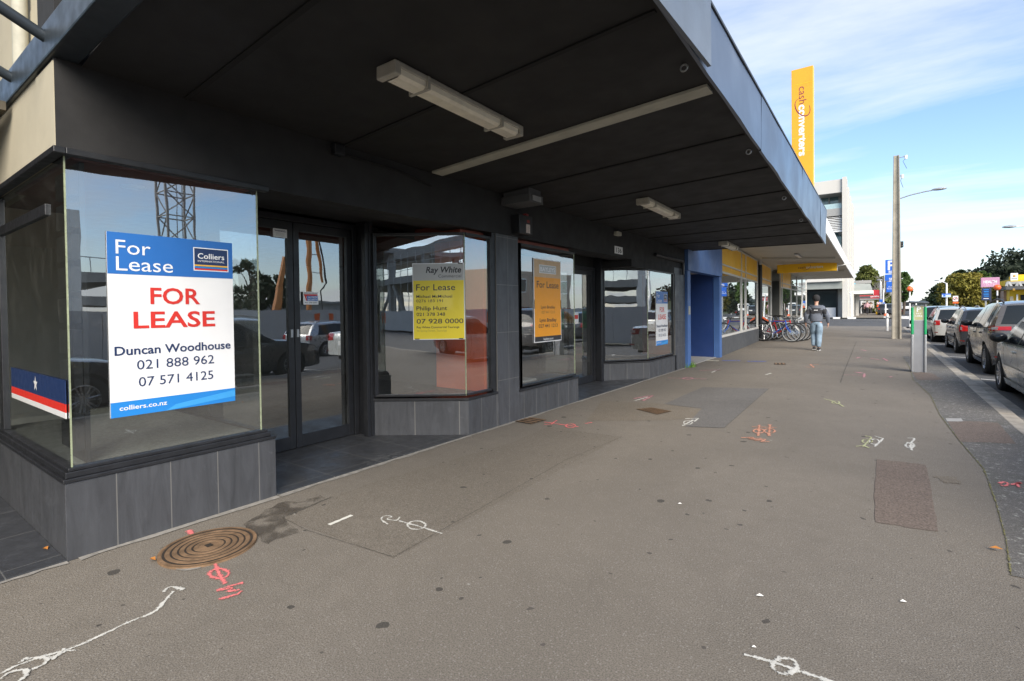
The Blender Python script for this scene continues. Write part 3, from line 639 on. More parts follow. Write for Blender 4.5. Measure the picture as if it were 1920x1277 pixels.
r, w, h = panel_x('security_sticker', 'small white security sticker with red mark on the second recessed door', 'sticker', -4.495, 8.08, 8.26, 1.18, 1.36, M_whiter, .002)
MB().quad((.0014, -w*.4, h*.75), (.0014, -w*.3, h*.35), (.0014, w*.4, h*.35), (.0014, w*.4, h*.75)).build('emblem', M_red_sign, r, recalc=False)
r, w, h = panel_x('house_number', 'white plate with black street number 136 on the dark header', 'sign', -3.742, 8.22, 8.55, 2.39, 2.52, M_whiter, .008); stx(r, '136', 0, h*.18, .115, M_charcoal, align='CENTER', width=w*.68, bold=.02)
r, w, h = panel_x('window_flag', 'dark blue strip with white star above red and white stripes inside the corner side pane', 'sign', -4.5, 0, .2, .78, .98, M_navy, .004)
r.rotation_euler.z = -math.pi/2; r.location = (-4.56, .846, .80)
o = r.children[0]; D.objects.remove(o)
MB().box(-.004, 0, -.70, .70, .085, .225).build('panel', M_navy, r); MB().box(-.004, 0, -.70, .70, .035, .085).build('colour_band', M_red_sign, r); MB().box(-.004, 0, -.70, .70, 0, .035).build('colour_band', M_whiter, r)
st = [(.0015, .02+(.055 if k % 2 == 0 else .022)*math.sin(R(36*k)), .155+(.055 if k % 2 == 0 else .022)*math.cos(R(36*k))) for k in range(10)]
MB().quad(*st).build('star', M_whiter, r, recalc=False)
al = thing('alarm_box', 'black alarm box with red strobe on the header above the tiled pier', 'alarm', (-3.75, 5.30, 2.37))
MB().box(0, .13, -.14, .15, 0, .24).build('housing', M_black, al, bevel=.012); MB().box(.04, .10, .05, .11, .242, .275).build('strobe', mat('strobe_red', (.30, .03, .03), .3, var=0), al, bevel=.01)
rect(al, .0, .09, .02, .13, mat('alarm_label', (.5, .42, .38), .5, var=.3, vs=30), .1312, 'label_plate'); rect(al, .02, .08, .15, .185, mat('alarm_red_label', (.22, .03, .02), .5), .1312, 'label_plate')
jb = thing('junction_box', 'flat grey box under the canopy above the alarm', 'box', (-3.42, 5.1, 2.69)); MB().box(-.32, .1, -.16, .14, 0, .10).box(-.30, .08, -.14, .12, .10, .2).build('housing', M_darkgrey, jb, bevel=.008)
MB().box(.1, .11, -.1, .08, .02, .08).build('cover', M_steel, jb)
sn = thing('sensor_light', 'tiny cream sensor on the header above the street number', 'sensor', (-3.74, 8.29, 2.70)); MB().box(-.02, .06, -.09, .09, 0, .07).build('housing', M_strip_w, sn, bevel=.01); MB().tube([(.03, 0, .07), (.03, 0, .12)], .015).build('stem', M_black, sn)

# ------------------------------------------------------------------ canopy over the vacant shop
canopy = thing('shop_canopy', 'black-boarded canopy with blue-grey metal fascia over the vacant shop', 'canopy', (-3.75, .81, 2.85))
def zs(x, y): t = (x+3.75)/2.8; return (2.852-.003*y)*(1-t)+(3.09-.026*y)*t
def cpart(name, mb_, m, **k): return part(name, mb_, m, canopy, **k)
s = MB(); ysn = [.93+i*(12.6-.93)/16 for i in range(17)]
P = [[(x, y_, zs(x, y_)) for x in (-3.75, -2.8, -1.9, -.955)] for y_ in ysn]
s.grid(P, flip=True); P2 = [[(x, y_, 3.42) for x in (-3.75, -.955)] for y_ in ysn]; s.grid(P2); s.quad((-3.75, 12.6, zs(-3.75, 12.6)), (-.955, 12.6, zs(-.955, 12.6)), (-.955, 12.6, 3.42), (-3.75, 12.6, 3.42))
cpart('soffit', s, M_soffit)
for yy in (1.48, 2.7, 4.92, 6.1, 7.3, 8.55, 9.8, 11.05, 12.5):
    j = MB()
    for a, b in ((-3.74, -2.8), (-2.8, -1.9), (-1.9, -.98)): j.bar((a, yy, zs(a, yy)-.004), (b, yy, zs(b, yy)-.004), .035, .012)
    cpart('joint_batten', j, M_void)
j = MB()
for a, b in ((-3.70, -2.8), (-2.8, -1.9), (-1.9, -.985)): j.bar((a, 3.80, zs(a, 3.8)-.012), (b, 3.80, zs(b, 3.8)-.012), .15, .02)
cpart('cover_strip', j, M_strip_w)
ed = [.80, 5.42, 8.6, 11.4, 12.75]
for i in range(4):
    P = []; n = 10
    for k in range(n+1):
        yy = ed[i]+.004+(ed[i+1]-ed[i]-.008)*k/n; wv = .006*math.sin(yy*3.1+i)+.004*math.sin(yy*7.3)
        zb = zs(-.95, yy)-.02+.006*math.sin(yy*5+i*2); P.append([(-.952, yy, zb), (-.930+wv*.6, yy, zb+.004), (-.926+wv, yy, (zb+3.46)/2), (-.930-wv*.3+i*.004, yy, 3.455), (-.955, yy, 3.46)])
    s = MB(); s.grid(P, flip=True); cpart('fascia', s, M_fascia, smooth=True)
cpart('fascia_cap', MB().box(-1.1, -.918, .8, 12.76, 3.462, 3.482), mat('fascia_cap_dark', (.05, .055, .06), .5))
cpart('end_beam', MB().box(-8, -.96, .785, .925, 2.862, 3.06), M_beam, bevel=.01)
for x in (-3.83, -4.66, -5.5): cpart('brace_tube', MB().tube([(x, .80, 2.985), (x, -1.6, 4.1)], .032, 12), M_beam, smooth=True)
for yy in (3.35, 5.35, 7.6, 9.4):
    h_ = MB(); h_.lathe([(.022+.006*math.cos(a), .006*math.sin(a)) for a in [k*math.pi/3 for k in range(6)]], (-1.03, yy, zs(-1.03, yy)-.03), 'y', 12, closed=True)
    cpart('ring_bolt', h_, M_steel, smooth=True)
sp = thing('fascia_board', 'plain slate grey board fixed over the near end of the blue-grey canopy fascia', 'board', (-.89, 1.5, 2.9))
s = MB(); s.v = []; pr = [(-.4, 2.82), (3.47, 2.985), (3.47, 3.8), (-.4, 3.8)]
for x in (-.915, -.89): s.v += [(x+.89, y_-1.5, z-2.9) for y_, z in pr]
s.f = [(0, 3, 2, 1), (4, 5, 6, 7), (0, 1, 5, 4), (1, 2, 6, 5), (2, 3, 7, 6), (3, 0, 4, 7)]; s.m = [0]*6; s.build('panel', M_fascia_d, sp)
def batten_light(x, y0, y1, label):
    r = thing('ceiling_light', label, 'light', (x, (y0+y1)/2, zs(x, (y0+y1)/2)), 0, 'fluorescent lights under the dark canopy'); L_ = y1-y0
    slope = math.atan((zs(x, y1)-zs(x, y0))/L_); r.rotation_euler = (slope, 0, 0)
    MB().box(-.085, .085, -L_/2, L_/2, -.035, .002).box(-.088, .088, -L_/2-.02, -L_/2+.03, -.085, -.001).box(-.088, .088, L_/2-.03, L_/2+.02, -.085, -.001).build('housing', M_lampbody, r, bevel=.008)
    s = MB(); sec = [(-.075, -.036), (-.07, -.07), (-.045, -.085), (.045, -.085), (.07, -.07), (.075, -.036)]
    s.grid([[(a, yy, c) for a, c in sec] for yy in [-L_/2+.035+(L_-.07)*i/40 for i in range(41)]]); s.build('diffuser', M_diff, r)
    for k in (-.3, .3): MB().box(-.09, .09, k*L_-.012, k*L_+.012, -.088, -.003).build('clip', M_lampbody, r)
batten_light(-2.45, 2.1, 3.42, 'long dusty fluorescent light nearest the camera under the dark canopy')
batten_light(-2.53, 6.44, 7.72, 'middle fluorescent light under the dark canopy above the street number')
batten_light(-2.66, 11.2, 12.3, 'farthest fluorescent light at the far end of the dark canopy')

# ------------------------------------------------------------------ amber shop with the blue alcove
amber = thing('amber_shop', 'amber yellow fronted shop with pale window frames and a royal blue alcove', 'shop', (-3.75, 12.2, 0))
def ap(name, mb_, m, parent=amber, **k): return part(name, mb_, m, parent, **k)
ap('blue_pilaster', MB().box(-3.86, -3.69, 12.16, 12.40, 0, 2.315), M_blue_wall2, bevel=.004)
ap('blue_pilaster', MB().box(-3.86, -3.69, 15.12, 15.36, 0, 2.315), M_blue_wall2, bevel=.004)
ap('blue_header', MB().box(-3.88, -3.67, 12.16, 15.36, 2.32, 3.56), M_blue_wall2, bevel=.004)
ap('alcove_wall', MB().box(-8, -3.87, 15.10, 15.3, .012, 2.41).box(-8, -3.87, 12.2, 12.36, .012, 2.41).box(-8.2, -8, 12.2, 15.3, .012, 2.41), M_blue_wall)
ap('alcove_ceiling', MB().box(-8.2, -3.89, 12.2, 15.3, 2.415, 2.5), M_offwhite)
ap('alcove_floor', MB().box(-8.2, -3.79, 12.2, 15.3, -.05, .012), M_conc2)
def yx(px, x=-3.75): return x/math.tan(math.atan((px-960)/F)-YAW)
ap('upper_wall', MB().prism([(-9, 15.36), (-3.84, 15.36), (-4.5, 28.2), (-4.32, 28.2), (-4.32, 41.5), (-9, 41.5)], 3.42, 6.0).box(-9, -3.92, 12.2, 15.36, 3.57, 6.0), M_offwhite)
ap('roof', MB().box(-16, -3.85, 12.2, 41.5, 6.0, 6.15), M_darkgrey)
ap('interior_floor', MB().prism([(-12, 15.4), (-4.0, 15.4), (-4.6, 28), (-4.45, 41.4), (-12, 41.4)], -.02, .02), M_intfloor)
ap('interior_wall', MB().box(-12.2, -12, 15.3, 41.5, 0, 3.5).box(-12, -4.35, 41.4, 41.5, 0, 3.4), M_intwall)
ap('interior_ceiling', MB().prism([(-12, 15.4), (-3.95, 15.4), (-4.6, 28), (-4.4, 41.4), (-12, 41.4)], 3.36, 3.42), M_offwhite)
PIV = Vector((-3.80, 15.37, 0)); BEND = Matrix.Translation(PIV) @ Matrix.Rotation(math.atan(.0498), 4, 'Z') @ Matrix.Translation(-PIV)
def yl(px):     # distance along the receding shop front seen at a photo column
    k = -1/math.tan(math.pi/2-(math.atan((px-960)/F)-YAW)); t_ = (3.80-15.37*k)/(k-.0498); return 15.37+t_*math.sqrt(1+.0498**2)
def win_bay(y0, y1, divs, sill=.60, top=3.42, x=-3.80, upper=True, plinth=True, bend=True):
    made = []
    def ap(*a, **k): o = globals()['ap'](*a, **k); made.append(o); return o
    if plinth: ap('plinth', MB().box(x-.15, x+.06, y0, y1, 0, sill-.06), M_darkgrey, bevel=.004)
    f = MB().box(x-.05, x+.055, y0, y1, sill-.06, sill)
    for z in ((2.46, 2.52), (2.70, 2.75), (top-.04, top)): f.box(x-.03, x+.03, y0+.07, y1-.07, *z)
    for d in [y0+.035, *divs, y1-.035]: f.box(x-.035, x+.035, d-.035, d+.035, sill, top)
    fr = ap('window', f, M_mull, bevel=.004); ds = [y0+.035, *divs, y1-.035]
    for a, b in zip(ds[:-1], ds[1:]):
        ap('pane', MB().quad((x, a, sill), (x, b, sill), (x, b, 2.47), (x, a, 2.47)), G_shop2, fr)
        if upper:
            ap('transom_panel', MB().box(x-.02, x, a+.02, b-.02, 2.51, 2.71), M_cc2, fr)
            ap('transom_panel', MB().box(x-.02, x+.003, a+.02, b-.02, 2.74, top-.03), M_cc, fr)
        else:
            ap('pane', MB().quad((x, a, 2.5), (x, b, 2.5), (x, b, 3.4), (x, a, 3.4)), G_shop2, fr)
    if bend:
        for o in made: o.data.transform(BEND)
    return fr
win_bay(15.37, yl(1420), [yl(1390), yl(1398)])
win_bay(yl(1425), yl(1446), [])
y_r0, y_r1 = 28.2, yx(1463, -4.25); dxr = -.6
ap('door_recess', MB().box(-6.0, -5.9, y_r0, y_r1, 0, 3.4).box(-5.9, -4.62, y_r0-.06, y_r0-.002, .02, 3.4), mat('dark_recess_wall', (.03, .03, .032), .7))
ap('recess_panel', MB().box(-5.0, -4.9, y_r0, y_r1, 2.35, 3.3), M_cc2)
ap('door', MB().box(-5.89, -5.84, y_r0+.3, y_r1-.5, .02, 2.28), M_black)
ap('recess_rail', MB().box(-4.9, -4.87, y_r0, y_r1, 2.50, 2.55), M_mull)
win_bay(y_r1, yx(1483, -4.25), [y_r1+.6], x=-4.25, bend=False)
win_bay(yx(1483.5, -4.25), 41.5, [yx(1494, -4.25), yx(1504, -4.25)], x=-4.25, upper=False, bend=False)
ap('header_band', MB().box(-4.33, -4.2, yx(1484, -4.25), 41.5, 3.38, 3.7), M_darkgrey)
ap('downpipe', MB().tube([(-4.15, yl(1422.5), 0), (-4.15, yl(1422.5), 3.25)], .075, 12), M_black, smooth=True)
ap('downpipe_head', MB().tube([(-4.15, yl(1422.5), 3.25), (-4.15, yl(1422.5), 3.55)], .05, 10), M_mull, smooth=True)
ap('access_panel', MB().box(-3.69, -3.68, 12.22, 12.34, 1.27, 1.47), M_strip_w)
can2 = thing('shop_canopy', 'white-edged canopy with pale soffit over the amber shop', 'canopy', (-3.75, 12.8, 3.4))
XE, YE = -1.2, 34.0
def z2(x, y): t = (x+4.6)/(4.6+XE); return (3.58-.009*(y-13))*(1-t)+(3.44-.0225*(y-14.9))*t
s = MB(); s.grid([[(x, y_+(0 if y_ < YE else 7.2*(XE-x)/3.4), z2(x, y_)) for x in (-4.6, -3.7, -2.8, -1.9, XE)] for y_ in (12.85, 17, 21, 26, 30, YE)], flip=True)
part('soffit', s, M_offwhite, can2)
s = MB(); s.grid([[(XE+.004, y_, z2(XE, y_)-.02), (XE+.03, y_, z2(XE, y_)-.01), (XE+.03, y_, 3.93-.0285*(y_-13)), (XE-.04, y_, 3.95-.0285*(y_-13))] for y_ in (12.85, 17, 21, 26, 30, YE)], flip=True)
s.quad((-3.9, 12.85, 3.58), (XE+.03, 12.85, z2(XE, 12.85)-.01), (XE+.03, 12.85, 3.93), (-3.9, 12.85, 3.93)).quad((-3.9, YE, z2(-3.9, YE)), (XE+.03, YE, z2(XE, YE)), (XE+.03, YE, 3.35), (-3.9, YE, 3.45))
part('fascia', s, M_white, can2)
part('upstand', MB().box(XE-.5, XE-.4, 12.9, 16.5, 3.9, 4.15), M_fascia, can2)
for yy in (13.6, 22.5, 28.5): part('soffit_rib', MB().bar((-3.85, yy, z2(-3.85, yy)-.04), (XE-.15, yy, z2(XE-.15, yy)-.04), .10, .08), M_offwhite, can2)
for yy, lab in ((16.8, 'nearest slim light under the pale soffit of the amber shop'), (21.5, 'second slim light under the pale soffit, behind the hanging amber sign'), (29.0, 'farthest slim light under the pale soffit, beyond the hanging amber sign')):
    r = thing('ceiling_light', lab, 'light', (-2.45, yy, z2(-2.45, yy)), 0, 'lights under the amber shop canopy')
    MB().box(-.06, .06, -.62, .62, -.05, .0).build('housing', M_steel, r); MB().box(-.05, .05, -.6, .6, -.085, -.051).build('diffuser', M_whiter, r, bevel=.012)
CC_T = FACE_MY
def swoosh(w, h, thick, m, r, c, a0, a1, rot=None, n=40, tilt=0):
    s = MB(); A = []
    for i in range(n+1):
        t = R(a0+(a1-a0)*i/n); k = thick*(.25+.75*math.sin(math.pi*i/n))
        p = Vector((w*math.cos(t), h*math.sin(t), 0)); q = Vector(((w-k)*math.cos(t), (h-k)*math.sin(t), 0))
        rm = Matrix.Rotation(tilt, 3, 'Z'); A.append([rot @ (rm @ p)+Vector(c), rot @ (rm @ q)+Vector(c)])
    s.grid(A); return s.build('emblem', m, r, recalc=False)
hs = thing('hanging_sign', 'amber box sign hung across the footpath under the pale canopy', 'sign', (-2.55, 25, 2.92))
MB().box(-1.11, 1.11, -.09, .09, 0, .37).build('panel', M_cc, hs, bevel=.006); MB().box(1.112, 1.13, -.095, .095, -.004, .374).build('end_cap', M_mull, hs)
for x in (-.85, .95): MB().tube([(x, 0, .37), (x, 0, .37+z2(-2.55+x, 25)-3.29)], .025, 8).build('hanger', M_white, hs)
text('cash', (-.02, -.094, .15), .15, M_plum, FACE_MY, hs, align='RIGHT', width=.28); text('converters', (0, -.094, .15), .15, M_whiter, FACE_MY, hs, width=.62, bold=.025)
swoosh(.17, .09, .014, M_plum, hs, (.02, -.0955, .19), -200, 60, FACE_MY, tilt=.5)
MB().tube([(1.13, 0, .2), (1.6, 0, .27)], .025, 8).build('arm', M_white, hs)
ts = thing('tower_sign', 'tall amber vertical sign tower rising above the canopies', 'sign', (-3.23, 30, 3.6))
zt, zb = 13.7, 3.6
MB().box(-.48, .48, 0, .42, 0, zt-zb).build('panel', mat('tower_amber', (.72, .345, .014), .45, var=.06, vs=.7), ts, bevel=.01)
for z in (at(1500, 158, 30)[2], at(1500, 258, 30)[2], at(1500, 285, 30)[2]): MB().box(-.482, .482, -.004, .2, z-zb-.012, z-zb+.012).build('seam', M_cc2, ts)
MB().box(.482, .50, .0, .42, 0, zt-zb).build('edge_strip', mat('pale_amber_edge', (.82, .55, .12), .5), ts)
ROT_D = Matrix(((0, 1, 0), (0, 0, -1), (-1, 0, 0)))
z0c, z1c, z2c = at(1500, 163, 30)[2]-zb, at(1500, 197, 30)[2]-zb, at(1500, 293, 30)[2]-zb
text('cash', (-.14, -.008, z0c), .5, M_plum, ROT_D, ts, width=z0c-z1c-.04, bold=-.008); text('converters', (-.14, -.008, z1c), .5, M_whiter, ROT_D, ts, width=z1c-z2c, bold=.028)
swoosh(.52, .30, .05, M_plum, ts, (.02, -.010, z1c-.15), -190, 80, ROT_D, tilt=.45)

# ------------------------------------------------------------------ street furniture near the kerb
pm = thing('parking_meter', 'grey and green pay parking machine with dark sloping cap at the kerb', 'parking meter', (.665, 13.8, 0))
MB().box(-.085, .085, -.10, .12, 0, 1.43).build('body', M_meter, pm, bevel=.006)
for sx in (-1, 1):
    MB().box(sx*.128, sx*.087, -.13, .13, 0, .80).build('side_rail', M_steel, pm, bevel=.012)
    MB().box(sx*.1285, sx*.087, -.1305, .1305, .802, 1.38).build('green_strip', M_green, pm, bevel=.012)
    MB().box(sx*.125, sx*.087, -.12, .12, 1.382, 1.46).build('side_rail', M_steel, pm, bevel=.01)
o = MB().box(-.165, .165, -.2, .19, 0, .032).build('cap', M_cap, pm, bevel=.012); o.location = (0, 0, 1.465); o.rotation_euler = (R(3), R(3.5), 0)
MB().box(-.084, .084, -.104, -.1005, 1.10, 1.415).build('sign_border', M_white, pm); MB().box(-.074, .074, -.107, -.1045, 1.11, 1.405).build('sign_plate', M_olive, pm)
text('P', (0, -.109, 1.285), .15, M_whiter, FACE_MY, pm, align='CENTER', bold=.03); text('PAY', (0, -.109, 1.225), .05, M_whiter, FACE_MY, pm, align='CENTER', bold=.015); text('HERE', (0, -.109, 1.175), .05, M_whiter, FACE_MY, pm, align='CENTER', bold=.015)
MB().box(-.15, -.128, -.03, .03, 1.02, 1.10).build('coin_slot', M_cap, pm, bevel=.005)
up_ = thing('power_pole', 'tall weathered concrete power pole with a street lamp arm beside the kerb', 'pole', (.58, 27.6, 0))
s = MB()
prof = [(-.17, -.17), (.17, -.17), (.17, -.11), (.065, -.06), (.065, .06), (.17, .11), (.17, .17), (-.17, .17), (-.17, .11), (-.065, .06), (-.065, -.06), (-.17, -.11)]
lev = [(0, 1.0), (2, .93), (4, .84), (6, .74), (7.92, .60)]
for i, (z, k) in enumerate(lev):
    s.v += [(y_*k, x*k, z) for x, y_ in prof]
for i in range(len(lev)-1):
    for k in range(12): s.f.append((i*12+k, i*12+(k+1) % 12, (i+1)*12+(k+1) % 12, (i+1)*12+k)); s.m.append(0)
s.f.append(tuple(range(48, 60))); s.m.append(0)
s.build('post', M_conc, up_, bevel=.012)
for k in range(9): MB().box(-.012, .012, -.175*lev[0][1]+.0, .0, 5.2+k*.3, 5.224+k*.3).build('bolt_hole', M_void, up_) if False else None
MB().tube([(.1, 0, 6.05), (.5, 0, 6.16), (.95, 0, 6.23), (1.2, 0, 6.25)], .028, 10).build('lamp_arm', M_steel, up_, smooth=True)
lh = MB().ball((1.42, 0, 6.27), .26, 14, sq=(1, .42, .22)).build('lamp_head', M_steel, up_, smooth=True)
for z, dx in ((7.8, .32), (7.0, .2)):
    MB().tube([(.05, -.06, z), (dx, -.06, z+.02)], .018).build('insulator_arm', M_steel, up_)
    MB().tube([(dx, -.06, z-.1), (dx, -.06, z+.06)], [.045, .06], 10).build('insulator', M_white, up_)
    MB().tube([(dx, -.06, z-.05), (dx*.7, -.05, z-.18), (dx*.9, -.05, z-.34), (dx+.03, -.05, z-.5)], .008, 5).build('loose_wire', M_plastic, up_)
MB().tube([(-.13, -.06, .2), (-.10, -.05, 6.0)], .012, 6).build('conduit', M_white, up_)
MB().box(.10, .24, -.1, .06, 4.05, 4.2).build('meter_box', M_plastic, up_, bevel=.01)
MB().ball((.17, -.02, 4.0), .08, 10).build('camera_dome', M_plastic, up_, smooth=True)
wp = thing('bollard', 'slim white post just behind the concrete pole', 'bollard', (.34, 36, 0)); MB().tube([(0, 0, 0), (0, 0, .95), (0, 0, 1.0)], [.06, .06, .03], 12).build('post', M_white, wp, smooth=True); MB().lathe([(.064, .72), (.064, .82)], n=12).build('band', M_steel, wp)
def sign_board(r, x0, x1, z0, z1, m, y0=-.05, y1=0, name='panel', bev=.02): return MB().box(x0, x1, y0, y1, z0, z1).build(name, m, r, bevel=bev)
M_pblue = mat('parking_blue', (.015, .12, .55), .4, var=.04)
ps = thing('parking_sign', 'stacked bright blue parking boards half hidden behind the concrete pole', 'sign', (.85, 50, rise(50)))
zz = lambda py: at(1668, py, 50)[2]-rise(50)
xl = at(1660, 500, 50)[0]-.85
sign_board(ps, xl, xl+.8, zz(513), zz(487), M_pblue); sign_board(ps, xl-.02, xl+.8, zz(526.5), zz(514.5), M_pblue); sign_board(ps, xl+.06, xl+.8, zz(548), zz(528), M_pblue)
MB().box(xl-.06, xl-.03, -.02, .06, zz(548), zz(486)).build('side_rail', M_white, ps); MB().box(xl+.4, xl+.55, .01, .1, 0, zz(487)).build('post', M_steel, ps)
text('P', (xl+.16, -.056, zz(506)), 1.02, M_whiter, FACE_MY, ps, bold=.02); text('BUR', (xl+.22, -.056, zz(512)), .26, M_whiter, FACE_MY, ps, bold=.015)
text('S', (xl+.42, -.056, zz(519.5)), .26, M_whiter, FACE_MY, ps, bold=.015); text('SPA', (xl+.24, -.056, zz(525.5)), .26, M_whiter, FACE_MY, ps, bold=.015); text('Custo', (xl+.2, -.056, zz(539)), .15, M_whiter, FACE_MY, ps); text('Parking', (xl+.12, -.056, zz(542.5)), .15, M_whiter, FACE_MY, ps)
M_orangeball = mat('beacon_orange', (.85, .14, .03), .35, var=.04)
def beacon(px, py, Y, label, bands=True):
    p = at(px, py, Y); r = thing('crossing_beacon', label, 'beacon', (p[0], Y, rise(Y)+fall(p[0])-.1), 0, 'orange ball crossing beacons'); h = p[2]-rise(Y)-fall(p[0])+.1
    s = MB().ball((0, 0, h), .19, 16); s.build('globe', M_orangeball, r, smooth=True)
    n = 8
    for k in range(n): MB().tube([(0, 0, h*.93*k/n), (0, 0, h*.93*(k+1)/n)], .045, 10).build('pole_band', M_white if k % 2 or not bands else M_plastic, r, smooth=True)
beacon(1706, 542, 46, 'orange globe beacon on a thin white pole just right of the concrete pole', False)
beacon(1870, 539, 45, 'orange globe beacon on a black and white banded pole in front of the pink sign')

# ------------------------------------------------------------------ cars
def catmull(pts, step=.045):
    P = [np.array(p, float) for p in pts]; P = [2*P[0]-P[1]]+P+[2*P[-1]-P[-2]]; o = []
    for i in range(1, len(P)-2):
        n = max(2, int(np.linalg.norm(P[i+1]-P[i])/step))
        for k in range(n):
            t = k/n; a, b, c, d = P[i-1:i+3]
            # centripetal-ish, tension reduced to keep the line from overshooting
            m1, m2 = (c-a)*.38, (d-b)*.38; h = t*t
            o.append((2*t*h-3*h+1)*b+(t*h-2*h+t)*m1+(-2*t*h+3*h)*c+(t*h-h)*m2)
    o.append(P[-2]); return np.array(o)
class CarShape:
    def __init__(s, sp):
        s.sp = sp; s.L, s.W = sp['L'], sp['W']; pr = catmull(sp['prof']); pr[:, 0] = np.maximum.accumulate(pr[:, 0]+np.arange(len(pr))*1e-5); s.p = pr
        L = s.L; s.plan = sp.get('plan') or [(0, .80), (.05, .87), (.18, .945), (.45, .985), (1.0, 1), (L-1.3, 1), (L-.7, .965), (L-.35, .90), (L-.12, .78), (L, .62)]
        s.px, s.pw = zip(*s.plan)
        n = len(pr); d = np.gradient(pr, axis=0); d /= np.linalg.norm(d, axis=1)[:, None]+1e-9; s.vert = np.abs(d[:, 1]); s.nrm = np.stack([-d[:, 1], d[:, 0]], 1)
        s.E = []
        for i in range(n):
            y, z = pr[i]; c = sp.get('edge', .045)*(1-s.vert[i]); fr = y > L/2
            sh = s.vert[i]*(-.10 if fr else .07); ye = min(L-.0, max(0, y+sh)); ze = z-c; s.E.append((s.X(ye, ze), ye, ze, c, sh))
        s.E = s.E; s.Ey = np.maximum.accumulate([e[1] for e in s.E]); s.Ez = np.array([e[2] for e in s.E])
    def belt(s, y): return np.interp(y, [0, s.L], s.sp['belt'])
    def X(s, y, z):
        w = s.W*np.interp(y, s.px, s.pw); b = s.belt(y)
        if z <= b: return w*(1-.055*max(0, (b-.12-z)/.5)**1.6-.012*max(0, (z-(b-.12))/.12))
        return w*.988-(z-b)*s.sp.get('lean', .34)
    def low(s, y):
        z = np.interp(y, [0, .25, .6, s.L-.7, s.L-.25, s.L], [.36, .30, .22, .20, .22, .26])
        for yw in s.sp['wheels']:
            q = s.sp['wr']+.055; dy = abs(y-yw)
            if dy < q: z = max(z, s.sp['wr']+math.sqrt(q*q-dy*dy)-.0)
        return z
    def top(s, y): return float(np.interp(y, s.Ey, s.Ez))
    def skin(s, mb, m=0):
        us = [-1, -.985, -.95, -.88, -.75, -.5, -.25, 0, .25, .5, .75, .88, .95, .985, 1]
        G = []
        for i in range(len(s.p)): G.append([s.cs(i, u) for u in us])
        mb.grid(G, m)
        for sg in (-1, 1):
            G = []
            for e in s.E:
                lo = min(s.low(e[1]), e[2]-.004); G.append([(sg*s.X(e[1], lo+(e[2]-lo)*k/12), e[1], lo+(e[2]-lo)*k/12) for k in range(13)])
            mb.grid(G, m, sg > 0)
    def cs(s, i, u, off=0):
        x, ye, ze, c, sh = s.E[i]; y, z = s.p[i]; a = abs(u); q = .35*a*a+.65*a**6
        return (x*u, y+(ye-y)*q+off*s.nrm[i][0], z-c*a**5-.012*a*a*(1-s.vert[i])+off*s.nrm[i][1])
    def side(s, sg, y0b, y0t, y1b, y1t, zb, zt, off=.004, n=12, k=5):
        G = []
        for i in range(n+1):
            row = []
            for j in range(k+1):
                f = j/k; y = (y0b+(y0t-y0b)*f)+((y1b+(y1t-y1b)*f)-(y0b+(y0t-y0b)*f))*i/n
                lo = zb(y) if callable(zb) else zb; hi = zt(y) if callable(zt) else zt; hi = max(hi, lo+.002); z = lo+(hi-lo)*f
                row.append((sg*(s.X(y, z)+off), y, z))
            G.append(row)
        mb = MB(); mb.grid(G, 0, sg > 0); return mb
    def centre(s, a, b, u0, u1, off=.004, n=12, u0b=None, u1b=None):   # profile parameter range given as (y, z) points
        ia, ib = (int(np.argmin(np.linalg.norm(s.p-np.array(q), axis=1))) for q in (a, b)); G = []
        for i in range(ia, ib+1):
            f = (i-ia)/max(1, ib-ia); A = u0+((u0b if u0b is not None else u0)-u0)*f; B = u1+((u1b if u1b is not None else u1)-u1)*f
            G.append([s.cs(i, A+(B-A)*k/n, off) for k in range(n+1)])
        mb = MB(); mb.grid(G); return mb
WHEEL_CACHE = {}
def make_wheel(parent, x, y, r, sg, w=.21, spokes=5, dark=False):
    key = (r, w, spokes, dark)
    if key not in WHEEL_CACHE:
        ty = MB().lathe([(r*.66, -w*.42), (r*.72, -w*.48), (r*.88, -w*.5), (r*.965, -w*.43), (r, -w*.3), (r, w*.3), (r*.965, w*.43), (r*.88, w*.5), (r*.72, w*.48), (r*.66, w*.42)], axis='x', n=40)
        for k in range(3): ty.lathe([(r*1.001, -w*.2+w*.2*k-.006), (r*1.001, -w*.2+w*.2*k+.006)], axis='x', n=40)
        a = ty.build('tyre', M_rubber, None, smooth=35); rm = MB()
        rm.lathe([(r*.665, -w*.4), (r*.665, w*.42), (r*.62, w*.46), (r*.60, w*.40), (r*.60, -w*.38)], axis='x', n=36)
        for k in range(spokes):
            t = 2*math.pi*k/spokes; c_, s_ = math.cos(t), math.sin(t)
            for d in (-.13, .13):
                p = Vector((w*.30, r*.10*math.cos(t+d*3), r*.10*math.sin(t+d*3))); q = Vector((w*.40, r*.61*math.cos(t+d), r*.61*math.sin(t+d))); rm.bar(p, q, r*.085, w*.10)
        rm.lathe([(0, w*.36), (r*.14, w*.34), (r*.17, w*.24)], axis='x', n=20)
        b = rm.build('rim', M_plastic if dark else M_rim, None, smooth=30)
        c = MB().lathe([(0, w*.02), (r*.5, w*.02), (r*.62, -w*.1)], axis='x', n=28).build('brake_disc', mat('brake_dark', (.05, .05, .05), .6, .3), None)
        WHEEL_CACHE[key] = (a, b, c); first = True
    else: first = False
    e = WHEEL_CACHE[key]
    parts = []
    for o in e:
        if not first: o = o.copy(); SC.collection.objects.link(o)
        parts.append(o)
    t = parts[0]; t.name = 'wheel'; t.parent = parent; t.location = (x, y, r)
    t.rotation_euler = (rng.random()*6, 0, 0 if sg > 0 else math.pi)
    for o in parts[1:]: o.parent = t; o.location = (0, 0, 0)
    return t
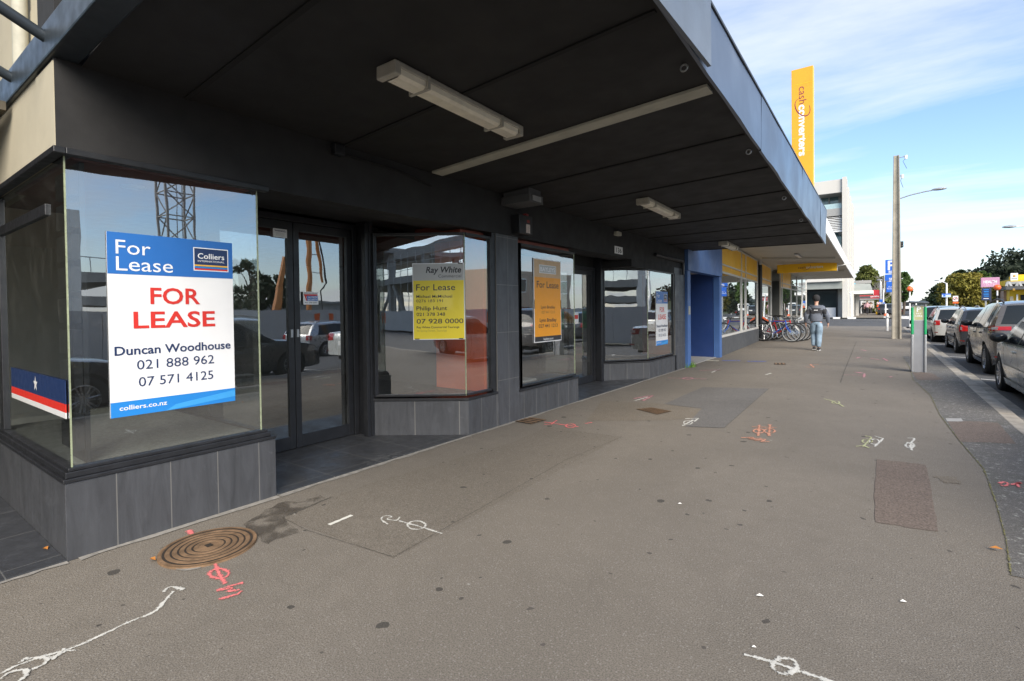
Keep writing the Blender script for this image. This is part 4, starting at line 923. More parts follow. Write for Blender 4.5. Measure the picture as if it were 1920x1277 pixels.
def car(label, cat, xc, yr, zr, sp, pm_, group=None, detail=True, rz=0, plate=None):
    S = CarShape(sp); L, Wd = S.L, S.W
    r = thing('parked_car', label, cat, (xc, yr, zr), rz, group or 'cars parked along the street')
    mb = MB(); S.skin(mb); mb.build('body', pm_, r, smooth=48, weld=True)
    u = MB().box(-Wd*.55, Wd*.55, .25, L-.3, .19, .5)
    for yw in sp['wheels']:
        q = sp['wr']+.05
        for sg in (-1, 1):
            u.lathe([(q*.0, 0), (q, 0), (q, Wd*.32)], (sg*Wd*.60 if sg > 0 else -Wd*.60-Wd*.32, yw, sp['wr']), 'x', 24) if sg > 0 else u.lathe([(q, 0), (q, Wd*.32), (0, Wd*.32)], (-Wd*.60-Wd*.32, yw, sp['wr']), 'x', 24)
    u.build('underbody', M_void, r)
    for yw in sp['wheels']:
        for sg in (-1, 1): make_wheel(r, sg*(Wd-.115), yw, sp['wr'], sg, spokes=sp.get('spokes', 5))
    # glazing
    zt = lambda y: S.top(y)-.055
    zb = lambda y: S.belt(y)+.02
    for sg in (-1, 1):
        for (a, b, c, d) in sp['windows']: S.side(sg, a, b, c, d, zb, zt).build('side_window', M_carglass, r, smooth=True)
        for (a, b, c, d) in sp.get('pillars', []): S.side(sg, a, b, c, d, zb, zt, .0035).build('pillar_trim', M_plastic, r, smooth=True)
        a, d = sp['windows'][0][0], sp['windows'][-1][2]
        S.side(sg, a-.06, a-.06, d+.05, d+.05, lambda y: S.belt(y)-.003, lambda y: S.belt(y)+.018, .007).build('waist_trim', M_chrome if sp.get('chrome') else M_plastic, r, smooth=True)
        for yd in sp['seams']:
            S.side(sg, yd, yd, yd+.009, yd+.009, .27, lambda y: S.belt(y), .0022, 1, 8).build('door_seam', M_void, r)
        for yh in sp['handles']:
            z = S.belt(yh)-.11; x = S.X(yh, z); MB().box(sg*(x-.004), sg*(x+.028), yh-.10, yh+.08, z-.018, z+.018).build('door_handle', pm_, r, bevel=.012)
        ym = sp['mirror']; zm = S.belt(ym)+.07; xm = S.X(ym, zm)
        mm = MB().ball((sg*(xm+.12), ym, zm+.03), .115, 14, sq=(1.0, .62, .72)).build('mirror', sp.get('mirror_mat') or pm_, r, smooth=True)
        MB().box(sg*(xm-.02), sg*(xm+.06), ym-.03, ym+.03, zm-.05, zm+.0).build('mirror_arm', M_plastic, mm, bevel=.01)
        MB().ball((sg*(xm+.12), ym-.052, zm+.03), .09, 12, sq=(.95, .25, .62)).build('mirror_glass', M_carglass, mm, smooth=True)
        if sp.get('strip'): S.side(sg, sp['wheels'][0]+sp['wr']+.1, sp['wheels'][0]+sp['wr']+.1, sp['wheels'][1]-sp['wr']-.1, sp['wheels'][1]-sp['wr']-.1, .50, .545, .012).build('rub_strip', pm_, r)
        S.side(sg, sp['wheels'][0]+sp['wr']+.07, sp['wheels'][0]+sp['wr']+.07, sp['wheels'][1]-sp['wr']-.07, sp['wheels'][1]-sp['wr']-.07, .205, .30, .018).build('sill', sp.get('sill_mat') or pm_, r)
        if sp.get('cladding'):
            for yw in sp['wheels']:
                G = []; q0 = sp['wr']+.05
                for i in range(25):
                    a = math.pi*i/24; G.append([(sg*(S.X(yw, sp['wr']+.1)+.014), yw+(q0+k)*math.cos(a)*1.0, sp['wr']+(q0+k)*math.sin(a)) for k in (0, .03, .055)])
                MB().grid(G, 0, sg < 0).build('arch_trim', pm_, r, smooth=True)
        if sp.get('rails'):
            ya, yb = sp['rails']; pts = [(sg*(S.X(y_, S.top(y_))-.06), y_, S.top(y_)+.03+.055*math.sin(math.pi*min(1, max(0, (y_-ya)/(yb-ya))))**.5) for y_ in np.linspace(ya, yb, 14)]
            MB().tube(pts, .018, 8).build('roof_rail', M_steel if sp['rails_light'] else M_plastic, r, smooth=True)
        t0, t1, tz0, tz1, us = sp['tail']
        tl = S.side(sg, .012, .012, t0, t0+.03, lambda y: tz0+(tz1-tz0)*.0, lambda y: min(S.top(y)-.004, tz1-(y/t0)*.02), .008, 8, 6).build('tail_light', M_tail, r, smooth=True)
        ct = S.centre((0.0, tz0), (0.0, tz1) if not sp.get('tail_y') else (sp['tail_y'], tz1), sg*us if sg < 0 else us, sg*.995 if sg > 0 else -.995, .008)
        if sg < 0: ct = S.centre((0.0, tz0), (0.0, tz1) if not sp.get('tail_y') else (sp['tail_y'], tz1), -.995, -us, .008)
        ct.build('lamp_inner', M_tail, tl, smooth=True)
        S.side(sg, .05, .05, t0*.62, t0*.66, tz0+(tz1-tz0)*.25, tz0+(tz1-tz0)*.66, .011, 6, 3).build('lamp_clear', M_tailw, tl, smooth=True)
        h0, hz0, hz1 = sp['head']
        S.side(sg, L-h0, L-h0+.08, L-.16, L-.17, lambda y: hz0, lambda y: min(hz1, S.top(y)-.02), .008, 8, 4).build('headlight', mat('headlamp_clear', (.5, .52, .55), .08, .3, var=.25, vs=18, coat=.8), r, smooth=True)
        S.side(sg, .02, .02, .18, .18, .44, .475, .009, 4, 2).build('reflector', M_tail, r)
    S.centre(sp['rwin'][0], sp['rwin'][1], -.90, .90, .004, u0b=-.86, u1b=.86).build('rear_window', M_carglass, r, smooth=True)
    S.centre(sp['fwin'][0], sp['fwin'][1], -.90, .90, .004, u0b=-.92, u1b=.92).build('windscreen', M_carglass, r, smooth=True)
    zp = sp.get('plate_z', .62); ip = int(np.argmin(np.abs(S.p[:len(S.p)//3, 1]-zp))); yp = S.p[ip, 0]
    np_ = MB().box(-.18, .18, yp-.016, yp-.004, zp, zp+.125).build('number_plate', M_white, r, bevel=.003)
    if sp.get('bumper_z'):
        S.centre((0.0, sp['bumper_z']), (0.0, sp['bumper_z']+.012), -.98, .98, .003).build('bumper_seam', M_void, r)
    S.centre((L, .34), (L-.02, .26), -.7, .7, .004).build('grille', M_plastic, r) if False else None
    return r
def car_rear(L, H, hatch, boot=None):
    pass
SUV = dict(L=4.34, W=.895, wr=.345, wheels=(.98, 3.65), belt=(1.06, .98), lean=.40, edge=.05, spokes=5,
   prof=[(.03, .34), (.0, .46), (.0, .62), (.03, .74), (.045, .90), (.06, 1.02), (.17, 1.24), (.36, 1.50), (.50, 1.585), (.9, 1.635), (1.5, 1.64), (2.1, 1.60), (2.5, 1.50), (2.95, 1.24), (3.22, 1.06), (3.5, 1.01), (3.9, .94), (4.16, .82), (4.28, .66), (4.32, .48), (4.335, .32)],
   windows=[(.62, .72, 1.12, 1.10), (1.16, 1.14, 1.95, 1.93), (2.02, 1.99, 3.02, 2.42)], pillars=[(1.10, 1.08, 1.18, 1.16), (1.93, 1.91, 2.04, 2.01)], seams=(1.14, 1.98, 3.05), handles=(1.42, 2.28), mirror=2.86,
   rails=(.62, 2.3), rails_light=False, tail=(.42, 0, 1.0, 1.13, .70), tail_y=.06, head=(.62, .72, .90), rwin=((.12, 1.13), (.40, 1.525)), fwin=((2.42, 1.52), (3.14, 1.09)), bumper_z=.66, cladding=True, chrome=False, plate_z=.72)
WAGON = dict(L=4.62, W=.875, wr=.315, wheels=(.93, 3.63), belt=(.94, .90), lean=.36, edge=.05, spokes=7,
   prof=[(.04, .34), (.0, .44), (.0, .56), (.03, .66), (.05, .85), (.07, .95), (.22, 1.18), (.40, 1.38), (.55, 1.44), (1.1, 1.48), (1.8, 1.47), (2.3, 1.41), (2.75, 1.20), (3.15, .98), (3.4, .94), (3.9, .88), (4.3, .78), (4.5, .64), (4.59, .48), (4.61, .32)],
   windows=[(.50, .62, 1.10, 1.08), (1.15, 1.13, 1.98, 1.96), (2.05, 2.02, 2.98, 2.42)], pillars=[(1.08, 1.06, 1.17, 1.15), (1.96, 1.94, 2.07, 2.04)], seams=(1.13, 2.02, 3.02), handles=(1.36, 2.25), mirror=2.78,
   rails=(.55, 2.25), rails_light=True, tail=(.18, 0, .74, .96, .80), tail_y=.07, head=(.6, .62, .76), rwin=((.09, 1.0), (.42, 1.39)), fwin=((2.4, 1.37), (3.10, 1.0)), bumper_z=.60, strip=True, plate_z=.74)
SEDAN = dict(L=4.68, W=.885, wr=.325, wheels=(.98, 3.70), belt=(.93, .88), lean=.36, edge=.055, spokes=7,
   prof=[(.04, .34), (.0, .44), (.0, .6), (.03, .72), (.06, .9), (.14, 1.0), (.5, 1.03), (.85, 1.06), (1.3, 1.28), (1.7, 1.41), (2.2, 1.45), (2.6, 1.41), (3.05, 1.2), (3.4, .98), (3.65, .93), (4.05, .87), (4.38, .76), (4.56, .62), (4.65, .47), (4.67, .32)],
   windows=[(1.10, 1.52, 2.06, 2.04), (2.13, 2.11, 3.16, 2.62)], pillars=[(2.04, 2.02, 2.15, 2.13)], seams=(1.25, 2.10, 3.14), handles=(1.5, 2.36), mirror=2.98,
   tail=(.32, 0, .78, .96, .55), tail_y=.08, head=(.62, .60, .76), rwin=((.95, 1.09), (1.6, 1.385)), fwin=((2.62, 1.405), (3.36, 1.0)), bumper_z=.60, strip=True, plate_z=.62, rails_light=True)
P_brown = paint('taupe_metallic', (.105, .097, .090), .2, .28); P_dark = paint('charcoal_metallic', (.04, .044, .052), .35, .28); P_silver = paint('champagne_silver', (.50, .49, .45), .3, .32)
P_sedan = paint('silver_green_metallic', (.56, .58, .56), .15, .30); P_blk = paint('black_paint', (.012, .013, .015), .3, .25); P_navy = paint('navy_metallic', (.012, .018, .04), .4, .25); P_red = paint('dark_red_paint', (.32, .015, .012), .3, .3)
P_grey = paint('mid_grey_metallic', (.10, .105, .11), .5, .3); P_sil2 = paint('bright_silver', (.5, .51, .52), .6, .3)
def zr(x): return -.10+fall(x)
SEDAN['mirror_mat'] = WAGON['mirror_mat'] = SUV['mirror_mat'] = M_plastic
car('silver sedan with alloy wheels cut off by the right edge, parked nearest', 'car', 2.58, 8.70, zr(2.6), SEDAN, P_sedan)
suv = car('brown-grey crossover with red tail lights parked in front of the silver sedan', 'car', 2.76, 14.38, zr(2.7), SUV, P_brown)
car('dark charcoal wagon with roof rails parked between the brown crossover and the silver wagon', 'car', 2.82, 20.75, zr(2.8), WAGON, P_dark)
car('champagne silver wagon with red tail lamps parked ahead of the charcoal wagon', 'car', 2.62, 26.9, zr(2.6), WAGON, P_silver)
car('black car farthest along the kerb, just ahead of the champagne silver wagon', 'car', 2.55, 33.0, zr(2.6)+.06, dict(WAGON, wr=.33), P_blk)
car('dark grey wagon mirrored in the double door glass, parked beside the photographer', 'car', 2.66, 3.15, zr(2.6), WAGON, P_grey)
car('navy sedan mirrored low in the corner display window', 'car', 2.62, -1.45, zr(2.6), SEDAN, P_navy)
car('dark red sedan parked behind the navy one, mirrored in the angled window', 'car', 2.62, -7.6, zr(2.6), SEDAN, P_red)
car('bright silver wagon on the far side of the street, mirrored in the right door glass', 'car', 9.9, 11.6, zr(9.9), WAGON, P_sil2, rz=R(-8))

# ------------------------------------------------------------------ bicycles
def bike(label, rear, front, frame_m, frame2_m, saddle_m, r=.365, lean=.08, bars='flat', fork_m=None):
    rear = Vector((*rear, 0)); front = Vector((*front, 0)); d = front-rear; wb = d.length
    b = thing('bicycle', label, 'bicycle', rear, math.atan2(d.y, d.x), 'bicycles leaning together outside the amber shop'); b.rotation_euler = (lean, 0, math.atan2(d.y, d.x))
    def wheel(x, turn=0):
        ty = []; n = 40
        w = MB().lathe([(r+.0+.026*math.cos(a), .024*math.sin(a)) for a in [2*math.pi*k/8 for k in range(8)]], axis='y', n=n, closed=True).build('wheel', M_rubber, b, smooth=True)
        w.location = (x, 0, r+.026); w.rotation_euler = (0, 0, turn)
        MB().lathe([(r-.02, -.013), (r-.045, -.011), (r-.045, .011), (r-.02, .013)], axis='y', n=n, closed=True).build('rim', M_steel, w, smooth=30)
        s = MB()
        for k in range(18):
            t = 2*math.pi*k/18; s.bar((.03*math.cos(t+.5), .03*(-1)**k, .03*math.sin(t+.5)), ((r-.04)*math.cos(t), 0, (r-.04)*math.sin(t)), .004, .004)
        s.tube([(0, -.05, 0), (0, .05, 0)], .022, 10); s.lathe([(.08, .032), (.075, .036), (.04, .036)], axis='y', n=20); s.build('spokes', M_chrome, w)
    wheel(0); wheel(wb, .12)
    z0 = r+.026; bbx = .43; bb = Vector((bbx, 0, z0-.06)); st = Vector((bbx-.17, 0, z0+.46)); hd = Vector((wb-.25, 0, z0+.44)); hl = Vector((wb-.21, 0, z0+.30)); ax = Vector((0, 0, z0)); fx = Vector((wb, 0, z0))
    f = MB().tube([bb, hl], .024, 8).tube([st, hd], .020, 8).tube([hd+Vector((-.02, 0, .06)), hl+Vector((.01, 0, -.03))], .024, 8); f.build('frame', frame_m, b, smooth=True)
    f = MB().tube([bb, st], .018, 8)
    for sg in (-1, 1): f.tube([ax+Vector((0, sg*.055, 0)), st+Vector((.02, sg*.015, -.06))], .010, 6).tube([ax+Vector((0, sg*.055, 0)), bb+Vector((0, sg*.03, 0))], .012, 6)
    f.build('rear_frame', frame2_m, b, smooth=True)
    f = MB()
    for sg in (-1, 1): f.tube([hl+Vector((0, sg*.05, 0)), hl+Vector((.05, sg*.055, -.14)), fx+Vector((0, sg*.055, 0))], [.02, .017, .011], 8)
    f.box(hl.x-.02, hl.x+.02, -.06, .06, hl.z-.02, hl.z+.015); f.build('fork', fork_m or frame2_m, b, smooth=30)
    MB().tube([st, st+Vector((-.06, 0, .17))], .014, 8).build('seat_post', M_chrome, b, smooth=True)
    sd_ = MB(); c = st+Vector((-.06, 0, .18)); sec = [(-.14, .075, .02), (-.09, .085, .03), (0, .05, .022), (.08, .026, .012), (.14, .018, .0)]
    G = [[(c.x+x, w*math.cos(a), c.z+h+(.03 if math.sin(a) > 0 else .03)*math.sin(a)) for a in [2*math.pi*k/10 for k in range(11)]] for x, w, h in sec]; sd_.grid(G); sd_.quad(*G[0][:-1]).quad(*G[-1][:-1][::-1]); sd_.build('saddle', saddle_m, b, smooth=True)
    top = hd+Vector((-.04, 0, .13)); hb = MB().tube([hd, top, top+Vector((.07, 0, .02))], .016, 8)
    hb.tube([top+Vector((.03, -.31, .03)), top+Vector((.07, -.12, .0)), top+Vector((.07, .12, 0)), top+Vector((.03, .31, .03))], .013, 8); h = hb.build('handlebar', M_plastic, b, smooth=True)
    for sg in (-1, 1):
        MB().tube([top+Vector((.03, sg*.31, .03)), top+Vector((.045, sg*.2, .02))], .018, 8).build('grip', M_plastic, h, smooth=True)
        MB().tube([top+Vector((.07, sg*.16, .0)), top+Vector((.14, sg*.19, -.03)), top+Vector((.15, sg*.26, -.04))], .007, 5).build('brake_lever', M_chrome, h)
    MB().tube([top+Vector((.07, .1, 0)), top+Vector((.17, .05, -.05)), hl+Vector((.06, .03, .0))], .005, 5).build('brake_cable', M_plastic, b)
    cr_ = MB().lathe([(.095, -.052), (.095, -.046), (.07, -.046), (.07, -.052)], (bb.x, 0, bb.z), 'y', 28, closed=True)
    for k in range(5): t = 2*math.pi*k/5; cr_.bar((bb.x, -.049, bb.z), (bb.x+.08*math.cos(t), -.049, bb.z+.08*math.sin(t)), .018, .006)
    for sg, t in ((-1, -1.45), (1, 1.69)):
        e = Vector((bb.x+.17*math.cos(t), sg*.075, bb.z+.17*math.sin(t))); cr_.bar((bb.x, sg*.065, bb.z), e, .022, .012); cr_.box(e.x-.045, e.x+.045, e.y+sg*.01-.04, e.y+sg*.01+.04, e.z-.012, e.z+.012)
    cr_.build('crank', M_chrome, b)
    ch = MB()
    for dz in (.07, -.07): ch.bar((bb.x, -.05, bb.z+dz*1.2), (0, -.05, z0+dz*.5), .006, .008)
    ch.build('chain', M_plastic, b)
    return b
M_bblue = mat('bike_blue', (.02, .10, .50), .25, var=.03, coat=.5); M_bwhite = mat('bike_white', (.75, .75, .75), .3, var=.03); M_bred = mat('bike_red', (.55, .02, .02), .25, var=.03, coat=.5); M_bblack = mat('bike_black', (.02, .02, .022), .3, var=.05)
M_borange = mat('bike_orange', (.75, .12, .03), .3, var=.03)
bike('blue and white mountain bike with white saddle at the front of the row', (-4.02, 23.6), (-2.92, 23.2), M_bblue, M_bwhite, M_bwhite, lean=-.10, fork_m=M_bblue)
bike('red mountain bike leaning behind the blue and white one', (-3.92, 23.95), (-2.80, 23.65), M_bred, M_bred, M_bblack, lean=-.10, fork_m=M_bblack)
bike('grey town bike squeezed between the black bike and the shop window', (-3.72, 24.9), (-2.62, 24.65), M_steel, M_bblack, M_bblack, lean=-.14, fork_m=M_bblack)
bike('black bike with silver frame leaning at the back of the row', (-3.82, 24.4), (-2.70, 24.1), M_bblack, M_steel, M_bblack, lean=-.12, fork_m=M_bwhite)
rk = thing('cycle_rack', 'low black bicycle stand under the bikes', 'rack', (-3.5, 23.75, 0)); MB().tube([(-.75, .22, .03), (-.4, -.3, .03), (-.36, -.32, .25), (-.3, -.3, .03)], .018, 8).tube([(-.5, -.15, .03), (.5, .3, .03)], .018, 8).build('frame', M_bblack, rk, smooth=True)
bg_ = thing('bag', 'orange and black child seat bundle strapped above the rear wheels of the bikes', 'bag', (-4.0, 24.05, .72))
MB().tube([(-.25, 0, .34), (-.05, 0, .22), (.12, -.02, .10)], [.05, .06, .04], 10).build('roll', M_borange, bg_, smooth=True); MB().tube([(-.32, .05, .38), (-.2, .02, .3), (.2, 0, .02), (.3, 0, -.05)], [.05, .07, .07, .03], 10).build('frame', M_bblack, bg_, smooth=True)

# ------------------------------------------------------------------ people
M_skin = mat('skin', (.52, .30, .22), .6, var=.05); M_jacket = mat('jacket_slate', (.12, .135, .168), .85, var=.16, vs=9, bmp=.25, bs=50); M_jpanel = mat('jacket_black_panel', (.026, .027, .032), .85, var=.1, vs=9)
M_jeans = mat('faded_denim', (.21, .29, .37), .9, var=.34, vs=7, bmp=.3, bs=90); M_beanie = mat('beanie_wool', (.022, .022, .024), .95, var=.2, vs=60, bmp=.5, bs=160); M_shoe = mat('sneaker_black', (.02, .02, .022), .6); M_sole = mat('sneaker_sole', (.72, .72, .70), .5)
def skin(nodes, edges, name, m, parent, lv=2, root=0):
    names = list(nodes); me = D.meshes.new(name); me.from_pydata([nodes[k][0] for k in names], [(names.index(a), names.index(b)) for a, b in edges], []); ob = D.objects.new(name, me); SC.collection.objects.link(ob)
    ob.modifiers.new('skin', 'SKIN').use_smooth_shade = True
    if not me.skin_vertices: me.attributes  # layer is made by the modifier
    if len(me.skin_vertices) == 0:
        bm = bmesh.new(); bm.from_mesh(me); bm.verts.layers.skin.verify(); bm.to_mesh(me); bm.free()
    for i, k in enumerate(names):
        rr = nodes[k][1]; sv = me.skin_vertices[0].data[i]; sv.radius = rr if isinstance(rr, tuple) else (rr, rr); sv.use_root = (i == root)
    sb = ob.modifiers.new('sub', 'SUBSURF'); sb.levels = lv; sb.render_levels = lv
    dg = C.evaluated_depsgraph_get(); dg.update(); m2 = D.meshes.new_from_object(ob.evaluated_get(dg)); m2.name = name; D.objects.remove(ob)
    for p in m2.polygons: p.use_smooth = True
    m2.materials.clear(); m2.materials.append(m); o = D.objects.new(name, m2); SC.collection.objects.link(o); o.parent = parent; return o
def person(label, x, y, z, H=1.81, rz=0, bulk=1.0, stride=1.0, jacket=None, panel=None, trousers=None, hat=None, hair=None, shoe=None, bag=None, arms=.2, group=None, lv=2, mirror=False):
    r = thing('person', label, 'person', (x, y, z), rz, group); k = H/1.81; s_ = stride; b = bulk
    V = lambda *a: Vector((a[0]*(-1 if mirror else 1)*1.0, a[1], a[2]))*k
    # left foot forward and lifting, right foot planted; facing +Y
    J = dict(pel=V(0, 0, .95), la_h=V(-.095, .0, .92), ra_h=V(.095, .0, .92), lk=V(-.085, .14*s_, .52), rk=V(.075, .02, .50), lan=V(-.07, .02*s_-.02, .13), ran=V(.06, -.06*s_, .10), ltoe=V(-.075, .15*s_, .055), rtoe=V(.07, .10, .035),
             wa=V(0, .0, 1.10), ch=V(0, .01, 1.30), nk=V(0, .0, 1.48), hd0=V(0, .03, 1.55), ls=V(-.150*b, 0, 1.375), rs=V(.150*b, 0, 1.375), le=V(-.255*b, -.06, 1.14), re=V(.27*b, -.05, 1.14), lw=V(-.27*b, .02+arms*.3, .91), rw=V(.285*b, .05, .90))
    def n(keys): return {q: (J[q], rad) for q, rad in keys}
    # the whole body, continuous, slightly inside the clothes
    body = n([('pel', .12*k), ('la_h', .08*k), ('ra_h', .08*k), ('lk', .05*k), ('rk', .05*k), ('lan', .036*k), ('ran', .036*k), ('ltoe', .03*k), ('rtoe', .03*k), ('wa', .12*k), ('ch', .13*k), ('nk', .055*k), ('hd0', .055*k), ('ls', .055*k), ('rs', .055*k), ('le', .04*k), ('re', .04*k), ('lw', .027*k), ('rw', .027*k)])
    body['hd1'] = (V(0, .025, 1.67), .088*k); body['hd2'] = (V(0, .02, 1.76), .06*k)
    ed = [('pel', 'la_h'), ('la_h', 'lk'), ('lk', 'lan'), ('lan', 'ltoe'), ('pel', 'ra_h'), ('ra_h', 'rk'), ('rk', 'ran'), ('ran', 'rtoe'), ('pel', 'wa'), ('wa', 'ch'), ('ch', 'nk'), ('nk', 'hd0'), ('hd0', 'hd1'), ('hd1', 'hd2'), ('ch', 'ls'), ('ls', 'le'), ('le', 'lw'), ('ch', 'rs'), ('rs', 're'), ('re', 'rw')]
    for sd_, w in (('l', J['lw']), ('r', J['rw'])):
        sx = -1 if w.x < 0 else 1
        pa = w+Vector((0, .012, -.07))*k; body[sd_+'p'] = (pa, (.018*k, .032*k)); ed.append((sd_+'w', sd_+'p'))
        for q, (dy, ln) in enumerate(((.034, .075), (.012, .088), (-.010, .08), (-.030, .06))):
            f1 = pa+Vector((-sx*.004, dy*.8+.004, -.045))*k; f2 = pa+Vector((-sx*.02, dy+.012, -.045-ln*.55))*k
            body[f'{sd_}f{q}'] = (f1, .0095*k); body[f'{sd_}g{q}'] = (f2, .0085*k); ed += [(sd_+'p', f'{sd_}f{q}'), (f'{sd_}f{q}', f'{sd_}g{q}')]
        body[sd_+'t'] = (pa+Vector((-sx*.012, .045, -.02))*k, .011*k); body[sd_+'u'] = (pa+Vector((-sx*.018, .058, -.055))*k, .009*k); ed += [(sd_+'p', sd_+'t'), (sd_+'t', sd_+'u')]
    bo = skin(body, ed, 'body', M_skin, r, lv)
    hc = V(0, .03, 1.68); f = MB().ball((hc.x, hc.y, hc.z), .098*k, 16, sq=(.83, 1.02, 1.18)); f.ball((hc.x, hc.y+.105*k, hc.z-.02*k), .02*k, 8); 
    for sx in (-1, 1): f.ball((hc.x+sx*.083*k, hc.y-.01*k, hc.z-.01*k), .03*k, 8, sq=(.4, .7, 1))
    f.build('head', M_skin, bo, smooth=True)
    e_ = MB()
    for sx in (-1, 1): e_.ball((hc.x+sx*.033*k, hc.y+.086*k, hc.z+.012*k), .012*k, 8)
    e_.ball((hc.x, hc.y+.09*k, hc.z-.055*k), .018*k, 8, sq=(1.3, .4, .35)); e_.build('face', mat('dark_features', (.12, .05, .04), .5), bo, smooth=True)
    if hat: MB().ball((hc.x, hc.y-.005*k, hc.z+.028*k), .116*k, 18, sq=(.92, 1.05, 1.05)).build('beanie', hat, r, smooth=True)
    elif hair: MB().ball((hc.x, hc.y-.02*k, hc.z+.03*k), .104*k, 14, sq=(.88, 1, 1.0)).build('hair', hair, r, smooth=True)
    jr = 1.0*b
    jk = n([('wa', (.185*jr*k, .140*jr*k)), ('ch', (.185*jr*k, .135*jr*k)), ('nk', .072*k), ('ls', .092*jr*k), ('rs', .092*jr*k), ('le', .068*jr*k), ('re', .068*jr*k), ('lw', .046*k), ('rw', .046*k)])
    jk['hem'] = (V(0, .0, .97), (.175*jr*k, .140*jr*k)); jk['hem2'] = (V(0, 0, .93), (.165*jr*k, .135*jr*k)); jk['upc'] = (V(0, .0, 1.405), (.12*jr*k, .105*jr*k)); jk['lf'] = ((J['le']+J['lw'])/2, .058*jr*k); jk['rf'] = ((J['re']+J['rw'])/2, .058*jr*k)
    jo = skin(jk, [('hem2', 'hem'), ('hem', 'wa'), ('wa', 'ch'), ('ch', 'upc'), ('upc', 'nk'), ('upc', 'ls'), ('ls', 'le'), ('le', 'lf'), ('lf', 'lw'), ('upc', 'rs'), ('rs', 're'), ('re', 'rf'), ('rf', 'rw')], 'jacket', jacket or M_jacket, r, lv, 1)
    if panel:   # darker band across the back: same cloth surface, own material
        jo.data.materials.append(panel)
        for p in jo.data.polygons:
            c = p.center/k
            if 1.20 < c.z < 1.35 and abs(c.x) < .25*b: p.material_index = 1
        text('RUSSELL', (0, -.165*b*k-.012, 1.30*k), .028*k, M_whiter, FACE_MY, jo, align='CENTER', width=.11*k, bold=.01) if False else MB().box(-.06*k, .05*k, -.001, .001, -.010*k, .010*k).build('logo', M_whiter, jo)
        lo = jo.children[-1] if jo.children else None
        if lo:
            pts = [v.co for v in jo.data.vertices if abs(v.co.z-1.315*k) < .04 and abs(v.co.x) < .07]
            ym = min([p.y for p in pts], default=-.15); lo.location = (0, ym-.004, 1.318*k)
    tr = n([('pel', (.165*b*k, .135*b*k)), ('la_h', .105*b*k), ('ra_h', .105*b*k), ('lk', .082*b*k), ('rk', .082*b*k), ('lan', .068*k), ('ran', .070*k)])
    tr['top'] = (V(0, 0, 1.0), (.150*b*k, .12*b*k)); tr['lc'] = ((J['lk']+J['lan'])/2+V(0, -.02, 0), .078*b*k); tr['rc'] = ((J['rk']+J['ran'])/2+V(0, -.02, 0), .078*b*k); tr['lt'] = ((J['lk']+J['la_h'])/2, .098*b*k); tr['rt'] = ((J['rk']+J['ra_h'])/2, .098*b*k)
    skin(tr, [('pel', 'top'), ('pel', 'la_h'), ('la_h', 'lt'), ('lt', 'lk'), ('lk', 'lc'), ('lc', 'lan'), ('pel', 'ra_h'), ('ra_h', 'rt'), ('rt', 'rk'), ('rk', 'rc'), ('rc', 'ran')], 'trousers', trousers or M_jeans, r, lv)
    for a, t in (('lan', 'ltoe'), ('ran', 'rtoe')):
        A, T = J[a], J[t]; d = (T-A); d.z = 0; d = d.normalized()
        heel = A-d*.07*k; heel.z = max(.045*k, A.z-.065*k); toe = T+d*.07*k; toe.z = max(.04*k, T.z)
        G = []
        for f_, w, h in ((0, .035, .05), (.12, .042, .065), (.4, .042, .06), (.7, .05, .042), (.92, .042, .03), (1, .02, .02)):
            c = heel.lerp(toe, f_); nrm = Vector((-d.y, d.x, 0)); G.append([c+nrm*w*k*math.cos(q)+Vector((0, 0, (h*math.sin(q) if math.sin(q) > 0 else .035*math.sin(q))*k)) for q in [2*math.pi*j_/12 for j_ in range(13)]])
        sm = MB(); sm.grid(G); sm.quad(*G[0][:-1]).quad(*G[-1][:-1][::-1]); so_ = sm.build('shoe', shoe or M_shoe, r, smooth=True)
        s2 = MB(); s2.bar(heel+Vector((0, 0, -.030*k)), toe+Vector((0, 0, -.026*k)), .088*k, .022*k); s2.build('sole', M_sole, so_, bevel=.008)
    return r
person('man in slate jacket, black beanie and faded jeans walking away past the bicycles', -1.67, 19.1, 0, 1.80, R(2), 1.14, 1.0, panel=M_jpanel, hat=M_beanie, group=None)
M_pink = mat('pink_shirt', (.55, .33, .36), .9, var=.1); M_trou = mat('dark_trousers', (.03, .03, .035), .9); M_hairb = mat('brown_hair', (.06, .035, .02), .8); M_blk = mat('black_cloth', (.015, .015, .017), .9); M_lightc = mat('pale_top', (.5, .45, .40), .9)
p = at(1626, 593, 80); person('man in pink shirt and dark trousers walking along the far footpath', p[0], 80, .39, 1.78, 0, 1.12, .8, M_pink, None, M_trou, None, M_hairb, lv=1)
p = at(1618, 590, 88); person('person dressed in black at the far shopfront, left of the pink shirt', p[0], 88, .39, 1.62, .3, .95, .5, M_blk, None, M_blk, None, M_blk, lv=1)
p = at(1633, 590, 90); person('person in a pale top and dark trousers ahead of the pink shirt', p[0], 90, .39, 1.72, 0, 1.0, .9, M_lightc, None, M_trou, None, M_hairb, lv=1, mirror=True)
p0 = thing
ph = person('photographer in dark clothes standing behind the camera, mirrored in the angled window', .22, -.42, 0, 1.78, R(30), 1.0, .2, M_trou, None, M_trou, None, M_hairb, lv=1)

